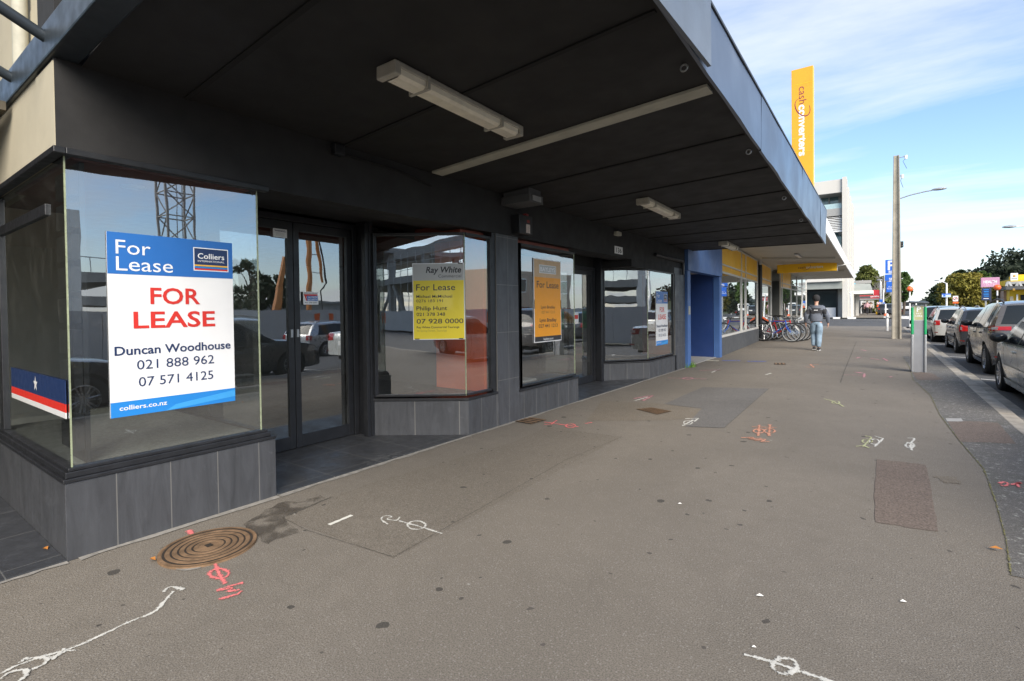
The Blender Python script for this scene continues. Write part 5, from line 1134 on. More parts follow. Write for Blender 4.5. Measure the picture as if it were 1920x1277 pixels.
# ------------------------------------------------------------------ trees
L_olive = leafmat('olive_leaf', (.085, .105, .025), (.135, .145, .032)); L_dark = leafmat('dark_leaf', (.028, .048, .022), (.05, .072, .028)); L_gold = leafmat('golden_leaf', (.19, .175, .028), (.26, .215, .04)); L_green = leafmat('mid_leaf', (.05, .10, .022), (.085, .135, .03))
M_bark = mat('bark', (.085, .066, .05), .95, var=.3, vs=9, bmp=.4)
def crown(clumps, per, size, rr):
    s = MB()
    for (cx_, cy_, cz_, rad) in clumps:
        for _ in range(per):
            u = rr.gauss(0, 1), rr.gauss(0, 1), rr.gauss(0, 1); l = math.sqrt(sum(a*a for a in u))+1e-6; q = rad*(rr.random()**.4)
            c = Vector((cx_+u[0]/l*q, cy_+u[1]/l*q, cz_+u[2]/l*q*.78)); a = Vector((rr.gauss(0, 1), rr.gauss(0, 1), rr.gauss(0, .7))).normalized(); b = a.orthogonal().normalized(); b.rotate(Matrix.Rotation(rr.random()*6.3, 3, a)); w = size*(.6+.8*rr.random()); d = a.cross(b)
            s.quad(c-b*w, c-d*w*.5, c+b*w, c+d*w*.5)
    return s
def tree(label, x, y, z, h, rx, leaf, shape='round', n=46, per=46, size=.22, seed=1, base=.18, group=None, ry=None):
    rr = random.Random(seed); r = thing('tree', label, 'tree', (x, y, z), 0, group); ry = ry or rx; cl = []
    lim = MB(); lim.tube([(0, 0, 0), (.1, 0, h*.25), (0, .1, h*.55), (.05, 0, h*.85)], [h*.03, h*.024, h*.014, h*.004], 8)
    for k in range(n):
        f = rr.random(); ang = rr.random()*6.283
        if shape == 'cone': f = f**1.2; zz = h*(base+(1-base)*f); e = (1-f)**.6
        elif shape == 'flat': zz = h*(base+(1-base)*f**.7); e = math.sqrt(max(.02, 1-((f**.7-.35)/.72)**2))
        else: zz = h*(base+(1-base)*f); e = math.sqrt(max(.03, 1-(2*f-1)**2))
        q = e*(.55+.45*rr.random()); rad = rx*(.20+.16*rr.random())*(.45+.55*e)
        cl.append((rx*q*math.cos(ang), ry*q*math.sin(ang), min(zz, h-rad*.6), rad))
        if k % 3 == 0: lim.tube([(0, 0, zz*.55), (rx*q*math.cos(ang)*.5, ry*q*math.sin(ang)*.5, zz*.85), (rx*q*math.cos(ang)*.9, ry*q*math.sin(ang)*.9, zz)], [h*.012, h*.007, h*.002], 5)
    lim.build('trunk', M_bark, r, smooth=True); crown(cl, per, size, rr).build('crown', leaf, r, recalc=False); return r
def ptree(label, px, py_top, Y, half_px, leaf, **k):
    p = at(px, py_top, Y); q = at(px+half_px, py_top, Y); zz = rise(Y)+fall(p[0])*0; return tree(label, p[0], Y, zz, p[2]-zz, abs(q[0]-p[0]), leaf, **k)
ptree('tall olive green conifer behind the awning building on the left', 1626, 498, 100, 42, L_olive, shape='cone', base=.02, n=130, per=60, size=.3, seed=3)
ptree('second olive conifer, lower, just left of the parking sign', 1652, 520, 104, 30, L_olive, shape='cone', base=.02, n=90, per=50, size=.3, seed=4)
ptree('green tree with pale trunk just right of the concrete pole', 1694, 512, 82, 17, L_green, shape='round', base=.35, n=60, per=50, size=.24, seed=5)
ptree('broad golden green tree behind the pink sign', 1812, 514, 112, 52, L_gold, shape='flat', base=.05, n=150, per=95, size=.25, seed=6)
ptree('golden tree on the right between the pink sign and the yellow building', 1872, 538, 100, 17, L_gold, shape='round', base=.05, n=60, per=50, size=.3, seed=7)
ptree('dark evergreen at the left end of the golden tree', 1765, 532, 122, 20, L_dark, shape='round', base=.05, n=80, per=56, size=.3, seed=8)
ptree('low dark evergreen farthest left of the golden tree', 1752, 549, 128, 12, L_dark, shape='round', base=.05, n=50, per=50, size=.3, seed=9)
ptree('dark flat-topped tree rising behind the golden tree', 1800, 508, 130, 22, L_dark, shape='round', base=.3, n=70, per=56, size=.36, seed=10)
ptree('dark spreading tree behind the right half of the golden tree', 1840, 511, 134, 24, L_green, shape='round', base=.3, n=70, per=56, size=.36, seed=11)
# leafless tree
p = at(1653, 520, 92); bt = thing('bare_tree', 'leafless grey tree between the olive conifers and the parking sign', 'tree', (p[0], 92, .34)); s = MB(); rr = random.Random(5); Hh = p[2]-.34
s.tube([(0, 0, 0), (0, 0, Hh*.6), (.1, 0, Hh)], [.16, .1, .02], 6)
for k in range(34):
    z = Hh*(.35+.6*rr.random()); a = rr.random()*6.28; l = (Hh-z)*.45+.5; e = (l*math.cos(a), l*math.sin(a), z+l*.9); s.tube([(0, 0, z), (e[0]*.5, e[1]*.5, z+l*.35), e], [.05, .03, .012], 4)
    for _ in range(2): s.tube([(e[0]*.5, e[1]*.5, z+l*.35), (e[0]*.5+rr.gauss(0, .5), e[1]*.5+rr.gauss(0, .5), z+l*.9)], [.025, .01], 4)
s.build('branches', mat('grey_bark', (.25, .23, .22), .9), bt)
# wooded hill far right
s = MB(); P = [[(x, y_, -.8+max(0, 17*math.exp(-((x-40)/22)**2)*(1 if y_ > 195 else 0))) for x in range(5, 140, 9)] for y_ in (180, 205, 240, 300)]; s.grid(P); struct(s.build('hills', mat('hill_green', (.03, .04, .018), .95, var=.3, vs=.2)))
rr = random.Random(21); cl = []
for k in range(260):
    x = 14+rr.random()*60; g = 17*math.exp(-((x-40)/22)**2)
    cl.append((x, 196+rr.random()*14, max(1, g*(.3+.75*rr.random())+1.5), 2.2+rr.random()*2))
tag(crown(cl, 60, .6, rr).build('far_wood', leafmat('hill_leaf', (.016, .026, .015), (.03, .042, .022)), recalc=False), 'dark wooded hillside behind the yellow building', 'woodland', kind='stuff')

# ------------------------------------------------------------------ far left: white tower block, awnings, red sign
M_tile_w = mat('white_wall_tile', (.54, .52, .48), .6, var=.04, vs=1.0); M_spand = mat('grey_spandrel', (.30, .30, .29), .6, var=.06); M_twin = mat('teal_tower_glass', (.10, .17, .18), .08, .2, var=.3, vs=.6, spec=.9); M_awn = mat('grey_green_awning', (.26, .28, .26), .8, var=.12, vs=1)
def bx(px0, px1, py0, py1, Y, d=.5, z0=None):
    a = at(px0, py0, Y); b = at(px1, py1, Y); return (a[0], b[0], Y, Y+d, b[2] if z0 is None else z0, a[2])
tw = thing('tower_block', 'white tiled tower block with stepped end pier and teal glass beyond the side street', 'building', (-3, 58, 0))
OFFT = Vector((3, -58, 0))
def tp(name, mb_, m, parent=tw, **k): return part(name, mb_, m, parent, **k)
g0 = -.1
tp('pier', MB().box(*bx(1579, 1588, 332, 590, 58, 2.0, g0)), M_tile_w); tp('pier', MB().box(*bx(1580, 1592, 352, 590, 60.01, 2.4, g0)), M_tile_w)
tp('pier', MB().box(*bx(1581, 1596, 369, 590, 62.42, 2.4, g0)), M_tile_w); tp('pier', MB().box(*bx(1582, 1600, 383, 590, 64.83, 3, g0)), M_tile_w)
tp('roof_slab', MB().box(*bx(1500, 1578.6, 346, 360, 58.2, 8)), M_tile_w); tp('rear_wall', MB().box(*bx(1480, 1579, 360, 590, 60.5, 6, g0)), M_spand)
wf = tp('window', MB().box(*bx(1500, 1578.5, 364, 366, 60.2, .3)).box(*bx(1553, 1556, 364, 396, 60.2, .3)).box(*bx(1572, 1578.5, 360, 440, 60.2, .3)), M_spand)
tp('pane', MB().box(*bx(1500, 1572, 366, 392, 60.3, .1)), M_twin, wf)
tp('balcony_glass', MB().box(*bx(1530, 1578, 386, 396, 58.4, .05)), mat('balcony_glass', (.35, .48, .50), .1, var=.1)); tp('balcony', MB().box(*bx(1520, 1578.6, 396, 406, 58.3, 2)), M_spand)
for k in range(9): tp('louvre', MB().box(*bx(1545, 1578.6, 407+k*3.2, 408.6+k*3.2, 58.3, .3)), M_white)
tp('pane', MB().box(*bx(1540, 1578, 436, 500, 60.3, .1)), M_twin); tp('sunshade_rail', MB().box(*bx(1500, 1579, 519, 521.5, 57.8, .3)), M_white); tp('sunshade_rail', MB().box(*bx(1500, 1579, 524, 527, 57.6, .5)), M_mull)
tp('shopfront_header', MB().box(*bx(1496, 1579, 531, 541, 57.9, 2.4)), M_awn); tp('shopfront_glass', MB().box(*bx(1496, 1570, 545, 590, 59.9, .1, g0)), mat('dark_shopfront_glass', (.03, .04, .04), .06, var=.3, vs=.8, spec=.9))
tp('shopfront_frame', MB().box(*bx(1568, 1571, 541, 590, 59.7, .15, g0)), M_black); tp('shopfront_frame', MB().box(*bx(1496, 1571, 541, 545, 59.7, .15)), M_black); tp('display_counter', MB().box(*bx(1548, 1567, 577, 590, 59.5, .2, g0)), M_whiter)
tp('side_wall', MB().box(*bx(1571, 1580, 541, 590, 59.8, .2, g0)), M_tile_w); tp('pier', MB().box(*bx(1588.5, 1595, 548, 590, 66, .3, g0)), M_tile_w)
ab = thing('awning_building', 'low building with grey green sloping awning over the far footpath', 'building', (-2, 68, .3))
a0, a1, b0, b1 = at(1588, 532, 68), at(1632, 532, 68), at(1588, 546.5, 66.5), at(1637, 546.5, 66.5)
part('awning', MB().quad(a0, a1, b1, b0).quad(a0+np.array([0, 0, -.1]), b0+np.array([0, 0, -.1]), b1+np.array([0, 0, -.1]), a1+np.array([0, 0, -.1])), M_awn, ab)
part('gutter', MB().box(*bx(1588, 1638, 546, 550, 66.3, .25)), M_white, ab); part('roof_beam', MB().box(*bx(1588, 1634, 527, 531, 68.2, .3)), M_spand, ab); part('light_strip', MB().box(*bx(1592, 1600, 531.3, 533, 67.9, .1)), M_white, ab); part('light_strip', MB().box(*bx(1600, 1604, 531.3, 533, 67.9, .1)), mat('cyan_sign', (.1, .55, .75), .4), ab)
part('pier', MB().box(*bx(1604, 1610, 551, 590.5, 70, .5, .3)), M_mull, ab); part('wall', MB().box(*bx(1580, 1604, 551, 590, 76, .3, .3)), M_charcoal, ab)
part('soffit', MB().box(*bx(1588, 1637, 549.5, 551, 66.6, 8)), M_mull, ab)
rs = thing('shop_sign', 'red shopfront sign board over the far footpath', 'sign', (-2, 84, 3)); 
part('panel', MB().box(*bx(1612, 1649, 544.5, 560, 84, .4)), mat('signboard_red', (.62, .04, .05), .4, var=.05), rs); part('edge', MB().box(*bx(1612, 1649, 560.2, 562, 83.8, 2)), M_spand, rs)
q = at(1632, 557.5, 83.9); a = text('supermarket', (0, 0, 0), .38, M_whiter, FACE_MY, None, width=(at(1648, 557, 83.9)-q)[0], bold=.02); a.location = (q[0], 83.9, q[2]); a.parent = rs; a.matrix_parent_inverse = rs.matrix_basis.inverted()
gs = thing('shop_sign', 'long dark sign strip hung under the awning left of the red board', 'sign', (-2.5, 82, 3)); part('panel', MB().box(*bx(1597, 1632, 556, 559.5, 81, .2)), M_darkgrey, gs); part('border', MB().box(*bx(1596.5, 1599, 556, 559.5, 80.98, .01)), M_red_sign, gs)
fb = thing('far_shops', 'row of pale shopfronts with dark doorways along the far footpath', 'building', (-3, 95, .3))
part('wall', MB().box(*bx(1575, 1620, 551, 592, 96, 1, .3)), M_darkgrey, fb); part('pier', MB().box(*bx(1614, 1617.5, 564, 591, 94, .5, .3)), M_white, fb); part('portal', MB().box(*bx(1617.5, 1639, 564, 567.5, 94.2, .4)), M_mull, fb); part('portal', MB().box(*bx(1636, 1639, 567.6, 578, 94.2, .4)), M_mull, fb); part('wall', MB().box(*bx(1575, 1636, 540, 556, 99, 2)), M_conc2, fb); part('doorway', MB().box(*bx(1618, 1640, 568, 591, 97.5, .2, .3)), M_void, fb)
part('wall', MB().box(-6, -3.0, 70.6, 94, .3, 3.4), M_conc2, fb)
# kerb islands, posts and small signs beyond the side street
wk = MB()
for a, b, Y in ((1562, 1575, 57.4), (1589, 1605, 57.4), (1657, 1668, 58), (1690, 1740, 60)): x0, x1 = at(a, 596, Y)[0], at(b, 596, Y)[0]; wk.box(x0, x1, Y, Y+.5, .1, rise(Y)+.12)
struct(wk.build('kerb_island', M_white))
p = at(1598, 593, 58); r = thing('white_post', 'slim leaning white post at the far corner of the side street', 'post', (p[0], 58, .40)); MB().tube([(0, 0, 0), (-.12, 0, at(1594, 548, 58)[2]-.4)], .07, 8).build('post', M_white, r)
MB().tube([(-.22, 0, at(1594, 548, 58)[2]-.45), (.12, 0, at(1594, 548, 58)[2]-.35)], .05, 8).build('head', M_white, r)
def lamp(label, px, pyt, Y, armpx, armpy, r_=.07, group=None, gz=None):
    p = at(px, pyt, Y); e = at(armpx, armpy, Y); z0 = rise(Y)+fall(p[0])*.0 if gz is None else gz
    r = thing('street_lamp', label, 'street lamp', (p[0], Y, z0), 0, group); MB().tube([(0, 0, 0), (0, 0, p[2]-z0)], [r_*1.3, r_], 10).build('post', M_white, r, smooth=True)
    d = Vector((e[0]-p[0], 0, e[2]-p[2])); MB().tube([(0, 0, p[2]-z0-.05), (d.x*.5, 0, p[2]-z0+d.z*.6), (d.x, 0, p[2]-z0+d.z)], .05, 8).build('arm', M_white, r, smooth=True)
    MB().ball((d.x, 0, p[2]-z0+d.z), .35, 10, sq=(1, .4, .25)).build('lamp_head', M_steel, r, smooth=True)
lamp('white street lamp with arm to the left in front of the golden tree', 1775, 531, 100, 1757, 526, .11, gz=-.3)
lamp('smaller white street lamp farther off, left of the tree lamp', 1764.5, 551, 130, 1752, 547, .09, gz=-.3)
lamp('white lamp post behind the red shop sign', 1651.5, 528, 84, 1649, 525, .10)
lamp('thin grey lamp post just left of the parking sign', 1656.5, 541, 88, 1654, 543, .07)
lamp('street lamp whose long arm reaches in at the right edge of the sky', 1990, 424, 42, 1893, 425, .1, gz=-.4)
def board(name, label, cat, px0, px1, py0, py1, Y, m, post=True, d=.12, foot=None):
    a = at(px0, py0, Y); b = at(px1, py1, Y); cx_ = (a[0]+b[0])/2; r = thing(name, label, cat, (cx_, Y, 0)); w = b[0]-a[0]
    MB().box(-w/2, w/2, -d, 0, b[2], a[2]).build('panel', m, r, bevel=.02)
    if post: MB().box(-.06, .06, .01, .13, -.6, b[2]+.1).build('post', M_steel, r)
    return r, w, b[2], a[2], d
M_pinksign = mat('mauve_sign', (.50, .25, .38), .45, var=.03)
r, w, z0, z1, d = board('health_sign', 'mauve HEALTH CENTRE sign board on a dark post by the golden tree', 'sign', 1839, 1874, 521, 538, 70, M_pinksign, False)
MB().box(-w/2-.03, -w/2, -d-.02, .02, z0, z1).build('frame', M_charcoal, r); MB().box(.0, .14, .02, .16, -.7, z0+.2).build('post', M_charcoal, r)
h = z1-z0; text('HEALTH', (0, -d-.006, z0+h*.42), .38, M_whiter, FACE_MY, r, align='CENTER', width=w*.72, bold=.03); text('CENTRE', (0, -d-.006, z0+h*.1), .36, mat('pale_mauve', (.72, .52, .62), .5), FACE_MY, r, align='CENTER', width=w*.7, bold=.0)
text('TAURANGA', (0, -d-.006, z0+h*.76), .2, MC['pale_mauve'], FACE_MY, r, align='CENTER', width=w*.6) if False else None
r, w, z0, z1, d = board('directory_sign', 'navy directory board with pale blue lines below the mauve sign', 'sign', 1840.5, 1857, 540.5, 563, 69.5, M_navy)
for k, f_ in enumerate((.86, .72, .66, .5, .42, .30, .12)): MB().quad((-w*.3*(1-.1*(k % 3)), -d-.004, z0+(z1-z0)*f_), (w*.3, -d-.004, z0+(z1-z0)*f_), (w*.3, -d-.004, z0+(z1-z0)*(f_+.045)), (-w*.3*(1-.1*(k % 3)), -d-.004, z0+(z1-z0)*(f_+.045))).build('lettering', M_whiter if k == 6 else M_blue_lt, r)
r, w, z0, z1, d = board('direction_sign', 'blue and white arrow direction sign on the tree lamp', 'sign', 1766, 1783, 551, 557, 99.5, mat('pale_sign_blue', (.55, .68, .82), .4), False)
MB().box(-w*.5, w*.5, -d-.01, -d-.002, z1-.13, z1+.02).build('band', M_pblue, r); MB().box(-w*.35, -w*.1, -d-.012, -d-.004, z0+.1, z0+.35).build('symbol', M_pblue, r)
r, w, z0, z1, d = board('no_turn_sign', 'white square sign with red ring in front of the golden tree', 'sign', 1786.5, 1796.5, 555, 565, 90, M_whiter)
MB().lathe([(w*.40, -d-.02), (w*.40, -d-.01), (w*.30, -d-.01), (w*.30, -d-.02)], (0, 0, (z0+z1)/2), 'y', 24, closed=True).build('ring', M_red_sign, r); MB().bar((-w*.2, -d-.015, (z0+z1)/2-.15), (w*.2, -d-.015, (z0+z1)/2+.1), .03, .08).build('arrow', M_charcoal, r)
MB().box(-w*.5, w*.55, -d, 0, z0-.28, z0-.06).build('plate', M_orangeball, r)
r, w, z0, z1, d = board('no_turn_sign', 'small white and orange road sign beside the far lamp post', 'sign', 1644, 1651, 566.5, 571, 78, M_whiter)
MB().lathe([(w*.36, -d-.02), (w*.36, -d-.01), (w*.26, -d-.01), (w*.26, -d-.02)], (0, 0, (z0+z1)/2), 'y', 20, closed=True).build('ring', M_red_sign, r); MB().box(-w*.5, w*.55, -d, 0, z0-.32, z0-.05).build('plate', M_orangeball, r); MB().box(-w*.75, -w*.3, -d+.02, -.02, z0-.9, z0-.33).build('plate', mat('yellow_strip', (.75, .65, .25), .5), r)
r, w, z0, z1, d = board('street_sign', 'small dark blue square sign on the far lamp post', 'sign', 1649, 1655, 561.5, 566.5, 82, M_pblue, False); MB().box(-.05, .05, .0, .1, z0-2, z0+.1).build('post', M_steel, r)
r, w, z0, z1, d = board('street_sign', 'small light blue sign right of the dark blue square sign', 'sign', 1655, 1659.5, 567, 572, 86, mat('light_blue_sign', (.18, .32, .78), .4), False); MB().box(-.05, .05, .0, .1, z0-2, z0+.1).build('post', M_steel, r)
p = at(1646.5, 591, 80); r = thing('bin', 'yellow box bin with white domed top on the far footpath', 'bin', (p[0], 80, .39)); MB().box(-.24, .24, -.2, .2, 0, .5).build('body', mat('bin_yellow', (.72, .42, .02), .5), r, bevel=.03); MB().ball((0, 0, .5), .36, 12, sq=(1, .8, .8)).build('lid', M_mull, r, smooth=True)
p = at(1660.5, 594, 70); r = thing('traffic_post', 'white marker post with orange base at the far kerb', 'post', (p[0], 70, .4)); MB().tube([(0, 0, .2), (0, 0, 1.3)], .07, 10).build('post', M_white, r); MB().lathe([(0, .24), (.08, .24), (.18, 0), (0, 0)], n=14).build('base', M_orangeball, r)
car('dark car parked across the side street, left of the concrete pole', 'car', at(1656, 590, 76)[0]+.3, 75, .28, dict(WAGON), P_dark)
p = at(1704, 585, 95); tv = thing('truck', 'small white flatbed truck seen between the pole and the parking machine', 'truck', (p[0], 94, .2))
MB().box(-.9, .9, 0, 1.5, .5, 2.0).build('cab', M_white, tv, bevel=.15); MB().box(-.75, .75, -.02, .0, 1.25, 1.85).build('rear_window', M_carglass, tv); MB().box(-1, 1, -3, -.05, .65, .85).build('bed', M_plastic, tv)
for sx in (-.8, .8):
    for yy in (-2.2, .9): make_wheel(tv, sx, yy, .36, 1 if sx > 0 else -1)
    MB().box(sx-.12, sx+.12, -3.03, -3.0, .5, .62).build('tail_light', M_tail, tv)
# yellow building on the right
yb = thing('yellow_building', 'bright yellow low building with grey canopy roof at the right edge', 'building', (16, 95, 0))
M_aay = mat('bright_yellow_wall', (.72, .46, .01), .6, var=.06, vs=.8)
def yp(name, mb_, m, parent=yb, **k): return part(name, mb_, m, parent, **k)
yp('wall', MB().box(*bx(1893, 1990, 540, 585, 95, 10, -.6)), M_aay); yp('upper_wall', MB().box(*bx(1895, 1990, 524, 531, 96.5, 8)), M_aay); yp('tower', MB().box(*bx(1909, 1990, 515, 531, 97, 6)), M_aay)
s = MB(); 
yp('canopy_roof', MB().box(*bx(1886, 1990, 537.5, 540.5, 93, 4)), M_darkgrey); yp('canopy_band', MB().box(*bx(1891, 1990, 528, 530, 94, 2)), M_spand)
for a in (1890, 1909, 1928): 
    q0, q1, q2 = at(a-3, 537.5, 93.5), at(a+1, 529, 94.2), at(a+6, 537.5, 93.5); yp('canopy_strut', MB().bar(q0, q1, .25, .25).bar(q1, q2, .25, .25), M_spand)
yp('clerestory', MB().box(*bx(1895, 1990, 530.2, 537.3, 95.6, .3)), M_cream); yp('window', MB().box(*bx(1914, 1925, 553, 575, 94.8, .2)), M_carglass); yp('window', MB().box(*bx(1894, 1900, 556, 575, 94.8, .2)), M_cream); yp('door_frame', MB().box(*bx(1906, 1909, 552, 580, 94.7, .2)), M_white)
yp('brick_wall', MB().box(*bx(1882, 1892.5, 545, 585, 97, 8, -.6)), mat('pale_brick', (.36, .25, .19), .9, var=.15, vs=3))
r, w, z0, z1, d = board('shop_sign', 'white square sign with orange oval emblem on the yellow building', 'sign', 1894.5, 1908.5, 512.5, 525.5, 94.5, M_whiter, False); MB().lathe([(0, -d-.02), (w*.20, -d-.02), (w*.20, -d)], (0, 0, z0+(z1-z0)*.6), 'y', 20).build('emblem', M_gold, r); text('AA', (0, -d-.03, z0+(z1-z0)*.53), .2, M_charcoal, FACE_MY, r, align='CENTER', bold=.03); MB().box(-w*.4, w*.42, -d-.008, -d-.002, z0+.18, z0+.26).build('lettering', M_charcoal, r)
r, w, z0, z1, d = board('wall_sign', 'small gold emblem plate on the yellow wall under the grey canopy', 'sign', 1898.5, 1903, 541.5, 544.5, 92.8, M_gold, False); text('AA', (0, -d-.01, z0+.06), .2, M_charcoal, FACE_MY, r, align='CENTER', bold=.03)

# ------------------------------------------------------------------ across the street (seen mirrored in the windows)
M_hoard = mat('hoarding_grey', (.46, .46, .46), .7, var=.05, vs=.8, dirt=.12); M_horange = mat('hoarding_orange', (.70, .13, .02), .6); M_boom = mat('boom_orange', (.52, .20, .05), .5, var=.15, vs=3)
hd_ = thing('hoarding', 'long grey site hoarding with big orange H marks across the street', 'fence', (15, 0, -.5)); HX = 15.0
for i in range(-8, 9):
    MB().box(0, .08, i*6+.01, i*6+5.99, 0, 2.08).build('panel', M_hoard, hd_)
    MB().box(.09, .19, i*6-.05, i*6+.05, 0, 2.0).build('post', M_steel, hd_)
def Hmark(y):
    s = MB(); s.box(-.012, -.004, y-.58, y-.26, .75, 1.88).box(-.012, -.004, y+.26, y+.58, .75, 1.88).box(-.012, -.004, y-.26, y+.26, 1.16, 1.46); s.build('letter_mark', M_horange, hd_)
for y in (-45, -33, -21, -9, 16.4, 28.5, 42): Hmark(y)
MB().box(-.012, -.004, -38, -24, .1, 1.9).build('orange_panel', mat('hoarding_deep_orange', (.55, .08, .02), .6), hd_) if False else None
ck = thing('car_park', 'grey concrete parking deck of stacked slabs behind the hoarding', 'building', (28, -6, -.5))
for k, z in enumerate((1.2, 2.5, 3.8)): MB().box(0, 9, 0, 17, z, z+.55).build('slab', M_conc2, ck)
for yy in (.4, 4.2, 8.2, 12.2, 16.4): MB().box(-.02, .5, yy, yy+.45, 0, 3.8).build('column', M_conc2, ck)
s = MB(); s.tube([(.1, 0, 5.2), (.1, 17, 5.2)], .025, 6)
for k in range(18): s.tube([(.1, k, 4.35), (.1, k, 5.2)], .02, 5)
s.build('handrail', M_steel, ck); MB().box(1, 8, 1, 16, 0, 1.1).build('inner_wall', M_charcoal, ck)
cl_ = thing('concrete_column', 'tall pale concrete column with beam stub and starter bars behind the hoarding', 'column', (22, 6.85, -.5)); MB().box(-.25, .25, -.25, .25, 0, 6.7).build('shaft', M_white, cl_); MB().box(-.2, .2, -3.4, -.26, 5.5, 6.35).build('beam', M_white, cl_)
for k in range(10): MB().tube([(-.15, -.35-k*.3, 6.35), (-.15, -.35-k*.3, 6.75)], .015, 5).build('starter_bar', M_rust, cl_)
cn = thing('tower_crane', 'grey lattice tower crane mast behind the hoarding', 'crane', (40, 17.8, -.5)); s = MB(); w = 1.0
for a in (-w, w):
    for b in (-w, w): s.tube([(a, b, 0), (a, b, 32)], .10, 6)
for k in range(16):
    z = k*2.0
    for q in range(4):
        A = [(-w, -w), (w, -w), (w, w), (-w, w)]; a, b = A[q], A[(q+1) % 4]; s.tube([(*a, z), (*b, z)], .055, 5)
        m_ = ((a[0]+b[0])/2, (a[1]+b[1])/2)
        s.tube([(*a, z), (*b, z+2)], .055, 5) if k % 2 else s.tube([(*b, z), (*a, z+2)], .055, 5)
s.build('mast', mat('crane_grey', (.30, .29, .27), .6), cn); MB().tube([(.4, .2, 0), (.4, .2, 32)], .04, 5).tube([(.4, .6, 0), (.4, .6, 32)], .04, 5).build('ladder', M_steel, cn)
bm_ = thing('pump_boom', 'folded orange concrete pump boom behind the hoarding', 'pump', (30, 22, -.5)); 
MB().tube([(0, -.4, .5), (0, .3, 4), (0, .9, 6.6)], [.3, .27, .2], 8).tube([(0, .9, 6.6), (0, 1.5, 3.0)], .13, 8).build('lower_boom', M_boom, bm_); MB().tube([(0, 3.0, .5), (0, 2.9, 10.5)], [.24, .2], 8).build('mast_boom', M_boom, bm_); MB().tube([(0, 3.1, 10.5), (0, 4.4, 4.6)], [.2, .1], 8).build('upper_boom', M_boom, bm_)
MB().tube([(0, 3.4, 10.3), (0, 4.75, 4.6), (0, 4.5, 4.2), (0, 4.1, 3.9), (0, 4.2, 1.8)], .07, 7).build('hose', M_plastic, bm_)
for z in (5.5, 7, 8.5): MB().tube([(0, 2.95, z), (0, 4.2-(z-5.5)*.2, z)], .04, 5).build('pipe_bracket', M_steel, bm_)
cf = thing('concrete_frame', 'unfinished concrete building frame with braces and scaffold behind the hoarding', 'building', (18, -32, -.5)); 
for i in range(5):
    for xx in (0, 9): MB().box(xx, xx+.7, -i*9-.7, -i*9, 0, 9.2 if i < 4 else 6).build('column', M_conc2, cf)
for i in range(4): MB().bar((.3, -i*9-.3, 5.2), (.3, -i*9-4.6, .3), .35, .35).build('brace', M_conc2, cf); MB().bar((.3, -i*9-8.6, 5.2), (.3, -i*9-4.6, .3), .35, .35).build('brace', M_conc2, cf)
MB().box(-.3, 11, -40, .6, 5.3, 6.1).build('slab', M_conc2, cf); MB().box(-2, 11, -40, -17, 9.2, 9.7).build('slab', M_conc2, cf); MB().box(-.2, .9, -16.5, .5, 8.3, 9.2).build('beam', M_conc2, cf)
s = MB()
for k in range(22): s.tube([(-.9, .4-k*1.9, 0), (-.9, .4-k*1.9, 8.6)], .035, 5)
for z in (1.9, 3.8, 6.6, 7.4, 8.1): s.tube([(-.9, .6, z), (-.9, -40, z)], .03, 5)
s.build('scaffold', M_steel, cf)
for i, (x, y, h, rx, lf, lab) in enumerate(((46, 27, 7.6, 2.6, L_dark, 'dark dense tree mirrored left of the double doors'), (48, 31.5, 6.6, 2.4, L_dark, 'second dark tree mirrored beside the orange boom'), (44, 52, 6, 3.5, L_green, 'green tree beyond the site, mirrored in the far windows'))): tree(lab, x, y, -.5, h, rx, lf, n=50, per=46, size=.3, seed=40+i, base=.05)
cb = thing('cream_building', 'cream two-storey block with small windows across the street', 'building', (19, 34, -.5)); MB().box(0, 9, 0, 13, 0, 5.6).build('wall', mat('cream_cladding', (.46, .38, .29), .7, var=.06), cb)
for k in range(5): f_ = MB().box(-.05, .0, 1+k*2.5, 2.3+k*2.5, 3.6, 4.9).build('window', M_white, cb); MB().box(-.07, -.051, 1.1+k*2.5, 2.2+k*2.5, 3.7, 4.8).build('pane', M_carglass, f_)
MB().box(-.04, .0, 0, 13, 0, 2.2).build('base_band', mat('rust_red_band', (.34, .07, .03), .7), cb)
lb = thing('long_shed', 'long low grey roofed shed on the far side of the site', 'building', (60, 24, -.5)); MB().box(0, 12, 0, 40, 0, 3.4).build('wall', M_conc2, lb); MB().prism([(-.5, -.5), (12.5, -.5), (12.5, 40.5), (-.5, 40.5)], 3.4, 3.8).build('roof', M_spand, lb)

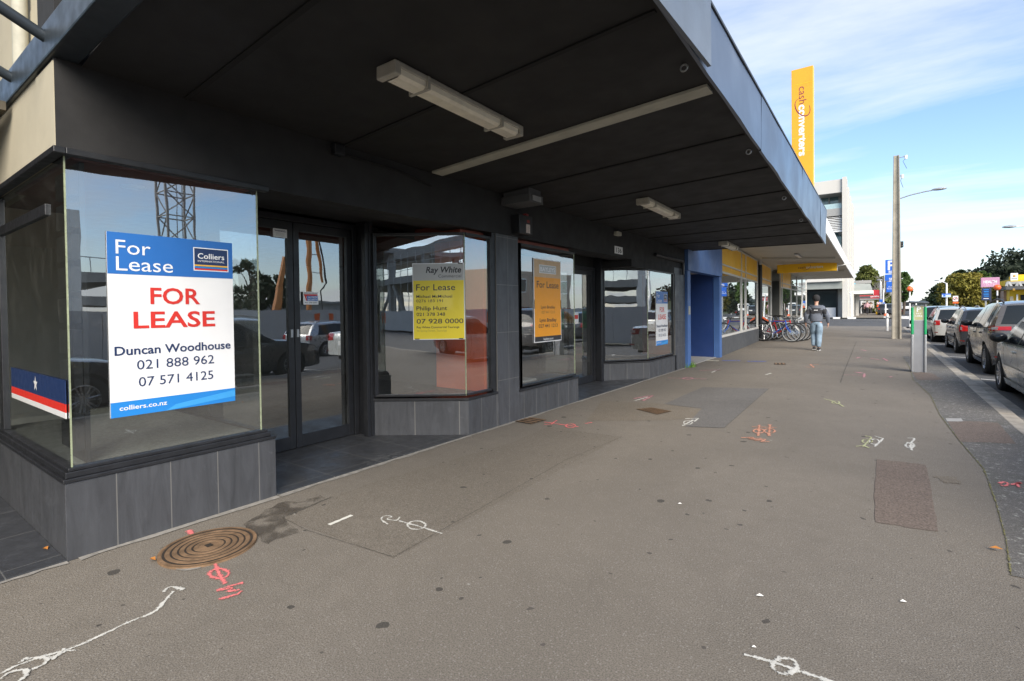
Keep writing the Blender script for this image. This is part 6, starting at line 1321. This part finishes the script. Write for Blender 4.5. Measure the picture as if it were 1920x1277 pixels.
# ------------------------------------------------------------------ manhole cover, grates, weeds, litter
mx, my = gp(392, 1027); mc = thing('manhole_cover', 'rusty round manhole cover with concentric grooves near the corner window', 'manhole cover', (mx, my, .004))
RM = .245; MB().lathe([(0, .010), (RM, .010), (RM+.012, .004), (RM+.015, -.02)], n=64).build('plate', M_rust, mc, smooth=30)
for k in range(5):
    r_ = RM*(.26+.145*k); MB().lathe([(r_-.010, .0104), (r_-.009, .0122), (r_+.013, .0122), (r_+.014, .0104)], n=64).build('raised_ring', M_rust, mc)
    MB().lathe([(r_+.016, .0108), (r_+.030, .0108)], n=64).build('groove', M_rustd, mc)
MB().lathe([(RM-.004, .0118), (RM+.012, .0118)], n=64).build('rim', M_rust, mc); MB().box(-.022, .022, -.018, .018, .0112, .0126).build('centre_mark', M_rustd, mc)
def grate(label, pts, bars):
    P = [Vector((*gp(*q), 0)) for q in pts]; c = sum(P, Vector())/4; g = thing('drain_grate', label, 'drain grate', (c.x, c.y, .004)); Q = [p-c for p in P]
    MB().quad(*[(q.x, q.y, .002) for q in Q]).build('frame', M_rustd, g)
    for k in range(bars):
        f0, f1 = (k+.2)/bars, (k+.75)/bars; a, b = Q[0].lerp(Q[1], f0), Q[3].lerp(Q[2], f0); a2, b2 = Q[0].lerp(Q[1], f1), Q[3].lerp(Q[2], f1)
        MB().quad((*a.xy, .006), (*b.xy, .006), (*b2.xy, .006), (*a2.xy, .006)).build('bar', M_rust, g)
grate('rusty slotted drain grate beside the dark asphalt patch', [(1193, 768), (1222, 765), (1260, 772), (1233, 778)], 9)
grate('small rusty valve cover at the foot of the tiled pier', [(965, 791), (996, 783), (1026, 788), (996, 796)], 4)
grate('thin rusty drain slot on the footpath past the blue alcove', [(1452, 681), (1472, 681), (1474, 684), (1452, 684)], 3)
rr = random.Random(12); gx, gy = gp(1292, 688); s = MB()
for k in range(170):
    a = rr.random()*6.28; q = .16*rr.random()**.6; x, y = gx+q*math.cos(a)*1.0, gy+q*math.sin(a)*1.8; l = .06+.1*rr.random(); t = rr.random()*6.28; dx, dy = .05*math.cos(t), .05*math.sin(t); w_ = .006
    s.quad((x-w_*math.sin(t), y+w_*math.cos(t), .004), (x+w_*math.sin(t), y-w_*math.cos(t), .004), (x+dx, y+dy, l))
tag(s.build('weeds', mat('weed_green', (.11, .22, .03), .8, var=.3, vs=20), recalc=False), 'tuft of bright green weeds at the foot of the blue pilaster', 'weeds', kind='stuff')
M_litter = mat('litter_white', (.7, .69, .66), .8)
for k, (px, py, w_, lab) in enumerate(((1275, 946, .014, 'small white scrap on the footpath right of the chalk line'), (1425, 1119, .017, 'crumpled white scrap nearest the camera'), (1694, 1130, .014, 'white scrap lying below the reddish pavement patch'), (1414, 1216, .009, 'tiny white scrap above the lowest ringed survey mark'))):
    x, y = gp(px, py); r = rng.random; tag(MB().quad((x-w_, y-w_*.5, .006), (x+w_*.3, y-w_*.7, .010), (x+w_, y+w_*.4, .006), (x-w_*.2, y+w_*.6, .012)).build('litter', M_litter), lab, 'litter', 'white scraps on the footpath')
for k, (px, py, lab) in enumerate(((85, 1030, 'curled orange leaf on the dark floor tiles by the corner plinth'), (1868, 1030, 'yellow brown leaf on the mossy strip at the right'), (286, 1050, 'small brown leaf left of the manhole cover'))):
    x, y = gp(px, py, .012); tag(MB().quad((x-.03, y, .016), (x, y-.012, .022), (x+.03, y+.005, .018), (x, y+.014, .028)).build('leaf', mat('dry_leaf', (.40, .16, .03), .8)), lab, 'leaf')
